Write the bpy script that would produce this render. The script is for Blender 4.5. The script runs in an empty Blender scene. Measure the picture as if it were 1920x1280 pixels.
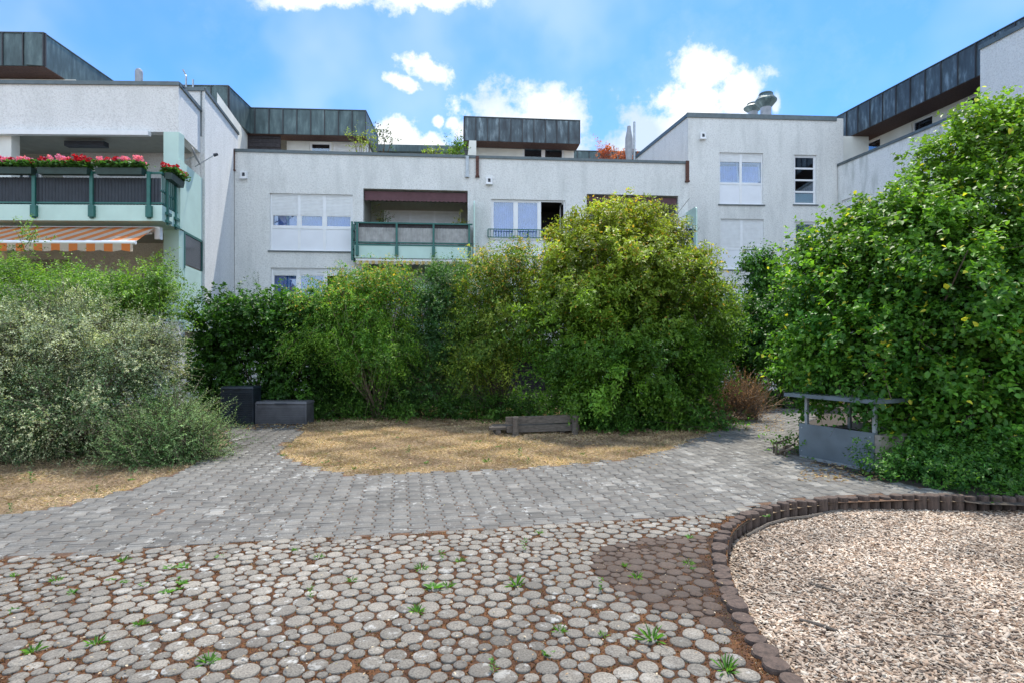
import bpy, math, random
import numpy as np
from mathutils import Vector, geometry
random.seed(7); rng = np.random.default_rng(7)
R = math.radians
scene = bpy.context.scene
# ------------------------------------------------------------------ camera
FPX, HX, HY, CH = 1080.0, 960.0, 655.0, 1.65
cam_d = bpy.data.cameras.new('camera'); cam = bpy.data.objects.new('camera', cam_d)
scene.collection.objects.link(cam); scene.camera = cam
cam.location = (0, 0, CH); cam.rotation_euler = (R(90), 0, 0)
cam_d.sensor_width = 36.0; cam_d.lens = FPX/1920*36
cam_d.shift_y = (HY-640)/1920
cam_d.clip_start = 0.05; cam_d.clip_end = 3000
# ------------------------------------------------------------------ world + sun
SUN_EL, SUN_AZ = R(64), R(14)        # azimuth from +Y towards +X
world = bpy.data.worlds.new('World'); scene.world = world; world.use_nodes = True
SKY = 0.15
def build_world():
    nt = world.node_tree; N = nt.nodes; L = nt.links; N.clear()
    out = N.new('ShaderNodeOutputWorld'); bg = N.new('ShaderNodeBackground')
    sky = N.new('ShaderNodeTexSky'); sky.sky_type = 'NISHITA'; sky.sun_disc = False
    sky.sun_elevation = SUN_EL; sky.sun_rotation = SUN_AZ
    sky.altitude = 200; sky.air_density = 1.25; sky.dust_density = 0.4; sky.ozone_density = 2.5
    tc = N.new('ShaderNodeTexCoord')
    def math_(op, a, b=None, clamp=False):
        n = N.new('ShaderNodeMath'); n.operation = op; n.use_clamp = clamp
        for i, s in enumerate((a, b)):
            if s is None: continue
            if isinstance(s, (int, float)): n.inputs[i].default_value = s
            else: L.new(s, n.inputs[i])
        return n.outputs[0]
    sep = N.new('ShaderNodeSeparateXYZ'); L.new(tc.outputs['Generated'], sep.inputs[0])
    x, y, z = sep.outputs
    yy = math_('MAXIMUM', y, 0.06)
    u = math_('DIVIDE', x, yy); v = math_('DIVIDE', z, yy)
    # domain warp
    nz = N.new('ShaderNodeTexNoise'); nz.inputs['Scale'].default_value = 9; nz.inputs['Detail'].default_value = 9; nz.inputs['Roughness'].default_value = .62
    L.new(tc.outputs['Generated'], nz.inputs['Vector'])
    nf = N.new('ShaderNodeTexNoise'); nf.inputs['Scale'].default_value = 3.0; nf.inputs['Detail'].default_value = 4
    L.new(tc.outputs['Generated'], nf.inputs['Vector'])
    clouds = [(600,-8,120,26,0),(770,-12,150,36,0),(800,130,58,26,-.3),(755,155,40,17,-.3),(918,196,45,44,0),(1010,185,80,46,0),(960,245,130,70,0),(1065,215,50,50,.4),
              (1310,135,55,55,.2),(1290,205,120,62,.1),(1240,245,90,60,0),(1380,180,70,40,.5),(1190,270,60,40,0),(735,262,72,42,.3),(790,278,80,30,.2),(822,228,13,14,0),(852,232,20,15,0),(1000,290,190,40,0),(1455,195,10,26,0)]
    field = None
    for (px, py, rx, ry, rot) in clouds:
        cu, cv = (px-HX)/FPX, (HY-py)/FPX
        du = math_('SUBTRACT', u, cu); dv = math_('SUBTRACT', v, cv)
        c, s = math.cos(-rot), math.sin(-rot)
        a = math_('DIVIDE', math_('ADD', math_('MULTIPLY', du, c), math_('MULTIPLY', dv, -s)), rx/FPX)
        b = math_('DIVIDE', math_('ADD', math_('MULTIPLY', du, s), math_('MULTIPLY', dv, c)), ry/FPX)
        d = math_('SQRT', math_('ADD', math_('MULTIPLY', a, a), math_('MULTIPLY', b, b)))
        g = math_('SUBTRACT', 1.0, d)
        field = g if field is None else math_('MAXIMUM', field, g)
    field = math_('MAXIMUM', field, -1.2)
    n2 = N.new('ShaderNodeTexNoise'); n2.inputs['Scale'].default_value = 26; n2.inputs['Detail'].default_value = 8; n2.inputs['Roughness'].default_value = .65
    L.new(tc.outputs['Generated'], n2.inputs['Vector'])
    nzz = math_('ADD', math_('MULTIPLY', math_('SUBTRACT', nz.outputs['Fac'], .5), 2.2), math_('MULTIPLY', math_('SUBTRACT', n2.outputs['Fac'], .5), 2.1))
    f2 = math_('ADD', field, nzz)
    mr = N.new('ShaderNodeMapRange'); mr.interpolation_type = 'SMOOTHSTEP'
    L.new(f2, mr.inputs['Value']); mr.inputs['From Min'].default_value = -.22; mr.inputs['From Max'].default_value = .58
    # thin veil, also the clouds of the sky behind the camera
    veil = N.new('ShaderNodeMapRange'); L.new(nf.outputs['Fac'], veil.inputs['Value'])
    veil.inputs['From Min'].default_value = .42; veil.inputs['From Max'].default_value = .68; veil.inputs['To Max'].default_value = .34
    halo = N.new('ShaderNodeMapRange'); L.new(f2, halo.inputs['Value'])
    halo.inputs['From Min'].default_value = -1.3; halo.inputs['From Max'].default_value = .2; halo.inputs['To Max'].default_value = .16
    dens = math_('MAXIMUM', mr.outputs[0], math_('MAXIMUM', veil.outputs[0], halo.outputs[0]))
    # shading of the cloud bodies: greyer hearts low down
    ns = N.new('ShaderNodeTexNoise'); ns.inputs['Scale'].default_value = 6; ns.inputs['Detail'].default_value = 5
    L.new(tc.outputs['Generated'], ns.inputs['Vector'])
    cr = N.new('ShaderNodeValToRGB'); L.new(ns.outputs['Fac'], cr.inputs['Fac'])
    cr.color_ramp.elements[0].position = .38; cr.color_ramp.elements[0].color = (2.7, 3.3, 4.2, 1)
    cr.color_ramp.elements[1].position = .54; cr.color_ramp.elements[1].color = (4.6, 4.7, 4.8, 1)
    tint = N.new('ShaderNodeMixRGB'); tint.blend_type = 'MULTIPLY'; tint.inputs[0].default_value = 1
    L.new(sky.outputs[0], tint.inputs[1]); tint.inputs[2].default_value = (.31, .56, .84, 1)
    mix = N.new('ShaderNodeMixRGB'); L.new(dens, mix.inputs[0]); L.new(tint.outputs[0], mix.inputs[1]); L.new(cr.outputs[0], mix.inputs[2])
    # unseen bright clouds added behind the camera to front-light the facades
    back = N.new('ShaderNodeMapRange'); back.interpolation_type = 'SMOOTHSTEP'; L.new(y, back.inputs['Value']); back.inputs['From Min'].default_value = .05; back.inputs['From Max'].default_value = -.35
    bn = N.new('ShaderNodeMapRange'); L.new(nf.outputs['Fac'], bn.inputs['Value']); bn.inputs['From Min'].default_value = .34; bn.inputs['From Max'].default_value = .52; bn.inputs['To Min'].default_value = .35
    bm_ = N.new('ShaderNodeMixRGB'); L.new(math_('MULTIPLY', back.outputs[0], bn.outputs[0]), bm_.inputs[0]); L.new(mix.outputs[0], bm_.inputs[1]); bm_.inputs[2].default_value = (5.1, 6.0, 7.2, 1)
    mix = bm_
    L.new(mix.outputs[0], bg.inputs[0]); bg.inputs[1].default_value = SKY
    L.new(bg.outputs[0], out.inputs[0])
build_world()
sd = bpy.data.lights.new('sun', 'SUN'); sd.energy = 3.4; sd.angle = R(0.6); sd.color = (1, .93, .82)
sun = bpy.data.objects.new('sun', sd); scene.collection.objects.link(sun)
sdir = Vector((math.sin(SUN_AZ)*math.cos(SUN_EL), math.cos(SUN_AZ)*math.cos(SUN_EL), math.sin(SUN_EL)))
sun.rotation_euler = sdir.to_track_quat('Z', 'Y').to_euler(); sun.location = sdir*50
scene.view_settings.view_transform = 'Standard'; scene.view_settings.look = 'None'
scene.view_settings.exposure = 0.84; scene.view_settings.gamma = 1
scene.render.engine = 'CYCLES'
scene.cycles.max_bounces = 8; scene.cycles.transparent_max_bounces = 12

# ------------------------------------------------------------------ materials
def newmat(name):
    m = bpy.data.materials.new(name); m.use_nodes = True
    nt = m.node_tree; b = nt.nodes['Principled BSDF']
    return m, nt, b
def node(nt, t, **kw):
    n = nt.nodes.new(t)
    for k, v in kw.items():
        if k in n.inputs: n.inputs[k].default_value = v
        else: setattr(n, k, v)
    return n
def ramp(nt, fac, stops):
    r = nt.nodes.new('ShaderNodeValToRGB'); e = r.color_ramp.elements
    while len(e) < len(stops): e.new(.5)
    for i, (p, c) in enumerate(stops): e[i].position = p; e[i].color = (*c, 1) if len(c) == 3 else c
    nt.links.new(fac, r.inputs[0]); return r.outputs[0]
def mixc(nt, fac, a, b, mode='MIX'):
    n = nt.nodes.new('ShaderNodeMixRGB'); n.blend_type = mode
    for i, s in enumerate((fac, a, b)):
        if isinstance(s, (int, float)): n.inputs[i].default_value = s
        elif isinstance(s, tuple): n.inputs[i].default_value = (*s, 1)
        else: nt.links.new(s, n.inputs[i])
    return n.outputs[0]
def bump(nt, b, h, strength=.3, dist=.01):
    n = nt.nodes.new('ShaderNodeBump'); n.inputs['Strength'].default_value = strength; n.inputs['Distance'].default_value = dist
    nt.links.new(h, n.inputs['Height']); nt.links.new(n.outputs[0], b.inputs['Normal'])
def coords(nt, scale=(1, 1, 1)):
    g = nt.nodes.new('ShaderNodeNewGeometry'); m = nt.nodes.new('ShaderNodeMapping'); m.inputs['Scale'].default_value = scale
    nt.links.new(g.outputs['Position'], m.inputs['Vector']); return m.outputs[0]
def noise(nt, vec, scale, detail=4, rough=.5):
    n = node(nt, 'ShaderNodeTexNoise', Scale=scale, Detail=detail, Roughness=rough); nt.links.new(vec, n.inputs['Vector']); return n.outputs['Fac']
def plain(name, col, rough=.6, metal=0, var=.12, scale=6, bmp=0, bscale=120):
    m, nt, b = newmat(name); v = coords(nt)
    f = noise(nt, v, scale, 5)
    lo = tuple(max(0, c*(1-var*1.6)) for c in col); hi = tuple(min(1, c*(1+var)) for c in col)
    nt.links.new(ramp(nt, f, [(.3, lo), (.7, hi)]), b.inputs['Base Color'])
    b.inputs['Roughness'].default_value = rough; b.inputs['Metallic'].default_value = metal
    if bmp: bump(nt, b, noise(nt, v, bscale, 3), bmp, .004)
    return m
def stucco(name, col, stain=(.30, .33, .32), amt=.5):
    m, nt, b = newmat(name); v = coords(nt)
    vs = coords(nt, (1.1, 1.1, .22))
    streak = noise(nt, vs, 2.2, 6, .6)
    patch = noise(nt, v, .7, 4)
    vo = node(nt, 'ShaderNodeTexVoronoi', Scale=26.0); nt.links.new(v, vo.inputs['Vector'])
    fine = noise(nt, v, 22, 5, .7)
    f = mixc(nt, .5, streak, patch, 'MULTIPLY')
    base = mixc(nt, ramp(nt, streak, [(.48, (0, 0, 0)), (.78, (amt, amt, amt))]), col, stain)
    base = mixc(nt, ramp(nt, patch, [(.4, (0, 0, 0)), (.7, (.22, .22, .22))]), base, tuple(c*.78 for c in col))
    base = mixc(nt, ramp(nt, fine, [(.36, (.6, .6, .6)), (.54, (0, 0, 0))]), base, tuple(c*.66 for c in col))
    nt.links.new(base, b.inputs['Base Color']); b.inputs['Roughness'].default_value = .93
    bump(nt, b, fine, .9, .022); return m
def copper_mat(name, a, bcol, c):
    m, nt, b = newmat(name); v = coords(nt); vs = coords(nt, (1, 1, .25))
    s = noise(nt, vs, 5, 6, .65); p = noise(nt, v, 1.1, 3)
    col = ramp(nt, s, [(.3, a), (.52, bcol), (.72, c)])
    col = mixc(nt, ramp(nt, p, [(.35, (0, 0, 0)), (.7, (.6, .6, .6))]), col, a)
    nt.links.new(col, b.inputs['Base Color']); b.inputs['Metallic'].default_value = .35; b.inputs['Roughness'].default_value = .55
    return m
M = {}
M['stucco'] = stucco('stucco', (.78, .79, .77), amt=.42)
M['stucco_left'] = stucco('stucco_left', (.77, .78, .77), amt=.25)
M['stucco_right'] = stucco('stucco_right', (.80, .81, .80), stain=(.22, .26, .22), amt=.95)
M['render'] = plain('smooth_render', (.74, .75, .70), .85, var=.08, scale=1.4)
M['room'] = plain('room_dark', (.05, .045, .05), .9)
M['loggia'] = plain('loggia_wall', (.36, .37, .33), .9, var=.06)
M['coping'] = plain('coping', (.12, .15, .16), .5, .4)
M['copper'] = copper_mat('copper', (.05, .075, .08), (.10, .15, .155), (.20, .27, .27))
M['copper_worn'] = copper_mat('copper_worn', (.045, .055, .065), (.09, .125, .145), (.30, .38, .42))
M['seam'] = plain('copper_seam', (.05, .05, .055), .5, .3)
M['soffit'] = plain('soffit_wood', (.085, .042, .032), .7, var=.3, scale=20)
M['mint'] = plain('mint_panel', (.50, .68, .61), .55, var=.05, scale=2)
M['green'] = plain('green_steel', (.02, .13, .11), .45, .0)
M['planter'] = plain('planter_green', (.02, .05, .045), .5)
M['ribbed'] = plain('ribbed_dark', (.035, .045, .06), .6)
M['ribbed_grey'] = plain('ribbed_grey', (.42, .42, .41), .7, var=.15)
M['pvc'] = plain('white_frame', (.80, .82, .84), .35, var=.03)
M['pvc_panel'] = plain('white_panel', (.78, .81, .86), .4, var=.03, scale=2)
M['shutter'] = plain('roller_shutter', (.78, .80, .81), .5, var=.04)
M['darkwood'] = plain('dark_cladding', (.045, .04, .045), .8, var=.3, scale=14)
M['steel'] = plain('galvanised', (.40, .44, .47), .45, .6, var=.15, scale=8)
M['panel_steel'] = plain('zinc_sheet', (.17, .21, .24), .50, .35, var=.18, scale=2.2)
M['concrete'] = plain('concrete', (.30, .27, .23), .9, var=.3, scale=7, bmp=.5, bscale=60)
M['rust'] = plain('rusty_metal', (.13, .06, .045), .8, .2, var=.4, scale=22)
M['dishgrey'] = plain('dish_grey', (.30, .32, .35), .5)
M['redawn'] = plain('maroon_fabric', (.12, .06, .068), .9, var=.1)
M['curtain'] = plain('curtain', (.20, .31, .72), .9, var=.12, scale=3)
M['curtain_pale'] = plain('curtain_pale', (.5, .5, .56), .9, var=.08, scale=3)
M['trunk'] = plain('bark', (.10, .075, .05), .9, var=.35, scale=14, bmp=.5)
M['twig'] = plain('pale_bark', (.20, .155, .11), .9, var=.3, scale=12)
M['boxblue'] = plain('box_blueblack', (.018, .026, .036), .45, var=.3, scale=5)
M['boxgrey'] = plain('box_grey', (.10, .103, .115), .6, var=.2, scale=4)
M['terracotta'] = plain('pot', (.10, .08, .075), .8)
M['cells'] = plain('solar_cells', (.012, .02, .06), .15, .2)
M['solid_soil'] = plain('soil', (.05, .04, .03), 1, bmp=.5)
def oldwood(name, a, bcol, scale=(3, 30, 30)):
    m, nt, b = newmat(name); v = coords(nt, scale); f = noise(nt, v, 2.0, 6, .7)
    nt.links.new(ramp(nt, f, [(.3, a), (.55, bcol), (.8, tuple(c*1.5 for c in bcol))]), b.inputs['Base Color'])
    b.inputs['Roughness'].default_value = .9; bump(nt, b, f, .7, .01); return m
M['oldwood'] = oldwood('weathered_wood', (.04, .033, .027), (.13, .11, .09))
M['logwood'] = oldwood('log_wood', (.028, .02, .016), (.095, .065, .05), (14, 14, 3))
def glass_mat():
    m = bpy.data.materials.new('window_glass'); m.use_nodes = True; nt = m.node_tree; N = nt.nodes; L = nt.links; N.clear()
    o = N.new('ShaderNodeOutputMaterial'); t = N.new('ShaderNodeBsdfTransparent'); t.inputs[0].default_value = (.80, .87, .95, 1)
    g = N.new('ShaderNodeBsdfGlossy'); g.inputs[0].default_value = (.85, .93, 1, 1); g.inputs[1].default_value = .02
    mx = N.new('ShaderNodeMixShader'); fr = N.new('ShaderNodeLayerWeight'); fr.inputs[0].default_value = .35
    mr = N.new('ShaderNodeMapRange'); mr.inputs['To Min'].default_value = .12; mr.inputs['To Max'].default_value = .9
    L.new(fr.outputs['Fresnel'], mr.inputs[0]); L.new(mr.outputs[0], mx.inputs[0]); L.new(t.outputs[0], mx.inputs[1]); L.new(g.outputs[0], mx.inputs[2]); L.new(mx.outputs[0], o.inputs[0])
    return m
M['glass'] = glass_mat()
M['darkglass'] = plain('tinted_glass', (.05, .05, .06), .15)
def stripes_mat(name, a, bcol, period, ang):
    m, nt, b = newmat(name)
    g = nt.nodes.new('ShaderNodeNewGeometry'); sp = nt.nodes.new('ShaderNodeVectorMath'); sp.operation = 'DOT_PRODUCT'
    nt.links.new(g.outputs['Position'], sp.inputs[0]); sp.inputs[1].default_value = (math.cos(ang)/period, math.sin(ang)/period, 0)
    fr = nt.nodes.new('ShaderNodeMath'); fr.operation = 'FRACT'; nt.links.new(sp.outputs['Value'], fr.inputs[0])
    gt = nt.nodes.new('ShaderNodeMath'); gt.operation = 'GREATER_THAN'; gt.inputs[1].default_value = .5; nt.links.new(fr.outputs[0], gt.inputs[0])
    c = mixc(nt, gt.outputs[0], a, bcol); nt.links.new(c, b.inputs['Base Color']); b.inputs['Roughness'].default_value = .9
    tr = nt.nodes.new('ShaderNodeBsdfTranslucent'); nt.links.new(c, tr.inputs[0]); mx = nt.nodes.new('ShaderNodeMixShader'); mx.inputs[0].default_value = .6
    nt.links.new(b.outputs[0], mx.inputs[1]); nt.links.new(tr.outputs[0], mx.inputs[2]); nt.links.new(mx.outputs[0], nt.nodes['Material Output'].inputs[0])
    return m
M['awn_orange'] = stripes_mat('awning_orange', (.85, .34, .10), (.75, .66, .55), .40, R(1))
M['awn_yellow'] = stripes_mat('awning_yellow', (.82, .66, .30), (.85, .80, .72), .22, R(4.7))
def leaf_mat(name, trans=.38, rough=.42, spec=.5):
    m = bpy.data.materials.new(name); m.use_nodes = True; nt = m.node_tree; b = nt.nodes['Principled BSDF']
    a = nt.nodes.new('ShaderNodeAttribute'); a.attribute_name = 'Col'
    nt.links.new(a.outputs['Color'], b.inputs['Base Color']); b.inputs['Roughness'].default_value = rough
    b.inputs['Specular IOR Level'].default_value = spec
    t = nt.nodes.new('ShaderNodeBsdfTranslucent'); c2 = mixc(nt, 1.0, a.outputs['Color'], (1.25, 1.35, .55), 'MULTIPLY'); nt.links.new(c2, t.inputs[0])
    mx = nt.nodes.new('ShaderNodeMixShader'); mx.inputs[0].default_value = trans
    nt.links.new(b.outputs[0], mx.inputs[1]); nt.links.new(t.outputs[0], mx.inputs[2]); nt.links.new(mx.outputs[0], nt.nodes['Material Output'].inputs[0])
    return m
M['leaf'] = leaf_mat('leaf', .42, .48, .35); M['leaf_matte'] = leaf_mat('leaf_matte', .25, .7, .3)
M['dry'] = leaf_mat('dry_grass', .2, .9, .1)
def attr_mat(name, rough=.9, bmp=.4, scale=160, var=.25, metal=0, lichen=False):
    m, nt, b = newmat(name); v = coords(nt); a = nt.nodes.new('ShaderNodeAttribute'); a.attribute_name = 'Col'
    f = noise(nt, v, scale, 3, .7); f2 = noise(nt, v, 2.3, 7, .68)
    c = mixc(nt, ramp(nt, f, [(.35, (0, 0, 0)), (.6, (1, 1, 1))]), mixc(nt, 1, a.outputs['Color'], (1-var, 1-var, 1-var), 'MULTIPLY'), mixc(nt, 1, a.outputs['Color'], (1+var, 1+var, 1+var), 'MULTIPLY'))
    c = mixc(nt, ramp(nt, f2, [(.42, (0, 0, 0)), (.66, (.45, .45, .45))]), c, (.085, .075, .066))
    f3 = noise(nt, v, 11, 7, .72); f4 = noise(nt, v, .8, 3)
    lm = mixc(nt, 1, ramp(nt, f3, [(.57, (0, 0, 0)), (.63, (1, 1, 1))]), ramp(nt, f4, [(.42, (.15, .15, .15)), (.62, (.8, .8, .8))]), 'MULTIPLY')
    if lichen: c = mixc(nt, lm, c, (.50, .50, .47))
    nt.links.new(c, b.inputs['Base Color']); b.inputs['Roughness'].default_value = rough
    bump(nt, b, f, bmp, .004); return m
M['paver'] = attr_mat('concrete_paver', lichen=True); M['round'] = attr_mat('round_paver', var=.42, scale=95, lichen=True); M['woodround'] = attr_mat('wood_round', bmp=1, scale=60)
M['chip'] = attr_mat('wood_chip', bmp=.2, scale=200, var=.12); M['petal'] = leaf_mat('petal', .3, .6, .3)
def moss_mat(name, a, bcol, c):
    m, nt, b = newmat(name); v = coords(nt); f = noise(nt, v, 9, 6, .7); g = noise(nt, v, 110, 3, .8)
    col = ramp(nt, f, [(.32, a), (.5, bcol), (.68, c)])
    col = mixc(nt, ramp(nt, g, [(.4, (.7, .7, .7)), (.6, (0, 0, 0))]), col, tuple(x*.45 for x in a))
    nt.links.new(col, b.inputs['Base Color']); b.inputs['Roughness'].default_value = 1; bump(nt, b, g, .9, .012); return m
M['moss'] = moss_mat('joint_moss', (.055, .028, .015), (.125, .052, .02), (.24, .10, .03))
M['dark_moss'] = moss_mat('dark_moss', (.03, .02, .014), (.06, .03, .016), (.16, .065, .02))
M['joint'] = moss_mat('joint_sand', (.09, .055, .035), (.19, .105, .06), (.26, .16, .10))
M['ground'] = moss_mat('dry_ground', (.19, .13, .08), (.33, .23, .14), (.50, .38, .24))
M['litter'] = moss_mat('chip_bed', (.14, .09, .065), (.26, .18, .14), (.40, .31, .26))

# ------------------------------------------------------------------ object helpers
COL = scene.collection
def thing(name, label, cat, loc=(0, 0, 0), group=None):
    o = bpy.data.objects.new(name, None); COL.objects.link(o); o.location = loc
    o['label'] = label; o['category'] = cat
    if group: o['group'] = group
    return o
def tag(o, label=None, cat=None, group=None, kind=None):
    if label: o['label'] = label
    if cat: o['category'] = cat
    if group: o['group'] = group
    if kind: o['kind'] = kind
    return o
def root_loc(o):
    while o.parent: o = o.parent
    return Vector(o.location)
class MB:
    def __init__(s): s.v = []; s.f = []; s.c = []
    def add(s, vs, fs, col=None):
        k = len(s.v); s.v += [tuple(p) for p in vs]; s.f += [tuple(i+k for i in f) for f in fs]
        if col is not None: s.c += [col]*len(vs)
    def hexa(s, p):   # 8 points: bottom 0-3, top 4-7
        s.add(p, [(0, 3, 2, 1), (4, 5, 6, 7), (0, 1, 5, 4), (1, 2, 6, 5), (2, 3, 7, 6), (3, 0, 4, 7)])
    def bx(s, fr, u0, u1, n0, n1, z0, z1):
        s.hexa([fr.P(u0, n1, z0), fr.P(u1, n1, z0), fr.P(u1, n0, z0), fr.P(u0, n0, z0), fr.P(u0, n1, z1), fr.P(u1, n1, z1), fr.P(u1, n0, z1), fr.P(u0, n0, z1)])
    def tube(s, pts, rs, k=6, caps=True):
        pts = [Vector(p) for p in pts]; rings = []
        for i, p in enumerate(pts):
            d = (pts[min(i+1, len(pts)-1)] - pts[max(i-1, 0)]).normalized()
            a = d.orthogonal().normalized(); 
            if abs(d.z) < .9: a = d.cross(Vector((0, 0, 1))).normalized()
            else: a = d.cross(Vector((0, 1, 0))).normalized()
            b = d.cross(a); r = rs[i] if isinstance(rs, (list, tuple)) else rs
            rings.append([p + a*r*math.cos(2*math.pi*j/k) + b*r*math.sin(2*math.pi*j/k) for j in range(k)])
        vs = [q for r in rings for q in r]; fs = []
        for i in range(len(pts)-1):
            for j in range(k): fs.append((i*k+j, i*k+(j+1) % k, (i+1)*k+(j+1) % k, (i+1)*k+j))
        if caps: fs.append(tuple(range(k))); fs.append(tuple((len(pts)-1)*k+j for j in range(k-1, -1, -1)))
        s.add(vs, fs)
    def lathe(s, c, prof, k=16, sc=(1, 1)):
        vs = []; fs = []
        for (r, z) in prof: vs += [(c[0]+r*sc[0]*math.cos(2*math.pi*j/k), c[1]+r*sc[1]*math.sin(2*math.pi*j/k), c[2]+z) for j in range(k)]
        for i in range(len(prof)-1):
            for j in range(k): fs.append((i*k+j, i*k+(j+1) % k, (i+1)*k+(j+1) % k, (i+1)*k+j))
        fs.append(tuple((len(prof)-1)*k+j for j in range(k)))
        s.add(vs, fs)
    def build(s, name, mat, parent=None, smooth=False):
        me = bpy.data.meshes.new(name); off = root_loc(parent) if parent else Vector((0, 0, 0))
        me.from_pydata([(x-off.x, y-off.y, z-off.z) for x, y, z in s.v], [], s.f)
        if s.c:
            at = me.color_attributes.new('Col', 'FLOAT_COLOR', 'POINT'); at.data.foreach_set('color', np.array([(*c, 1) for c in s.c], dtype=np.float32).ravel())
        me.materials.append(mat if not isinstance(mat, str) else M[mat]); me.update()
        if smooth: me.polygons.foreach_set('use_smooth', [True]*len(me.polygons))
        o = bpy.data.objects.new(name, me); COL.objects.link(o)
        if parent: o.parent = parent
        return o
def np_mesh(name, V, F, mat, parent=None, C=None, k=4):
    off = root_loc(parent) if parent else Vector((0, 0, 0))
    V = (V - np.array(off)).astype(np.float32); n = len(F)
    me = bpy.data.meshes.new(name); me.vertices.add(len(V)); me.vertices.foreach_set('co', V.ravel())
    me.loops.add(n*k); me.loops.foreach_set('vertex_index', F.astype(np.int32).ravel())
    me.polygons.add(n); me.polygons.foreach_set('loop_start', np.arange(0, n*k, k, dtype=np.int32)); me.polygons.foreach_set('loop_total', np.full(n, k, dtype=np.int32))
    me.update(calc_edges=True)
    if C is not None:
        at = me.color_attributes.new('Col', 'FLOAT_COLOR', 'POINT'); C4 = np.ones((len(V), 4), np.float32); C4[:, :3] = np.clip(C, 0, 1); at.data.foreach_set('color', C4.ravel())
    me.materials.append(M[mat]); o = bpy.data.objects.new(name, me); COL.objects.link(o)
    if parent: o.parent = parent
    return o
class Frame:
    def __init__(s, ox, oy, ang): s.o = (ox, oy); s.ud = (math.cos(ang), math.sin(ang)); s.nd = (math.sin(ang), -math.cos(ang)); s.ang = ang
    def P(s, u, n, z): return (s.o[0]+u*s.ud[0]+n*s.nd[0], s.o[1]+u*s.ud[1]+n*s.nd[1], z)
    def uz(s, px, py, n=0):
        k = (px-HX)/FPX; ax, ay, _ = s.P(0, n, 0)
        # ax+u*udx = k*(ay+u*udy)
        u = (k*ay-ax)/(s.ud[0]-k*s.ud[1]); Y = ay+u*s.ud[1]
        return u, CH-(py-HY)/FPX*Y
    def U(s, px, n=0): return s.uz(px, HY, n)[0]
    def Z(s, px, py, n=0): return s.uz(px, py, n)[1]
def W(px, py, Y): return Vector(((px-HX)/FPX*Y, Y, CH-(py-HY)/FPX*Y))
def G(px, py, z=0):
    Y = (CH-z)*FPX/(py-HY); return Vector(((px-HX)/FPX*Y, Y, z))
VP = (-.194, 1.0); aS = math.atan2(1, -.194)
ID = Frame(0, 0, 0)

# ------------------------------------------------------------------ building helpers
def wall_open(mb, fr, u0, u1, z0, z1, opens, depth=.25, n=0):
    us = sorted({u0, u1, *[o[0] for o in opens], *[o[1] for o in opens]}); zs = sorted({z0, z1, *[o[2] for o in opens], *[o[3] for o in opens]})
    us = [u for u in us if u0 <= u <= u1]; zs = [z for z in zs if z0 <= z <= z1]
    for i in range(len(us)-1):
        for j in range(len(zs)-1):
            cu, cz = (us[i]+us[i+1])/2, (zs[j]+zs[j+1])/2
            if any(o[0] < cu < o[1] and o[2] < cz < o[3] for o in opens): continue
            mb.add([fr.P(us[i], n, zs[j]), fr.P(us[i+1], n, zs[j]), fr.P(us[i+1], n, zs[j+1]), fr.P(us[i], n, zs[j+1])], [(0, 1, 2, 3)])
    for (a, b, c, d) in [o[:4] for o in opens]:
        m = n-depth
        for (p, q) in (((a, c), (a, d)), ((a, d), (b, d)), ((b, d), (b, c)), ((b, c), (a, c))):
            mb.add([fr.P(p[0], n, p[1]), fr.P(q[0], n, q[1]), fr.P(q[0], m, q[1]), fr.P(p[0], m, p[1])], [(0, 1, 2, 3)])
def room(fr, o, n0, deep, mat, parent, name='interior'):
    a, b, c, d = o[:4]; mb = MB(); m = n0-deep
    mb.add([fr.P(a, m, c), fr.P(b, m, c), fr.P(b, m, d), fr.P(a, m, d)], [(0, 1, 2, 3)])
    for (p, q) in (((a, c), (a, d)), ((a, d), (b, d)), ((b, d), (b, c)), ((b, c), (a, c))):
        mb.add([fr.P(p[0], n0, p[1]), fr.P(q[0], n0, q[1]), fr.P(q[0], m, q[1]), fr.P(p[0], m, p[1])], [(0, 1, 2, 3)])
    return mb.build(name, mat, parent)
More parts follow.
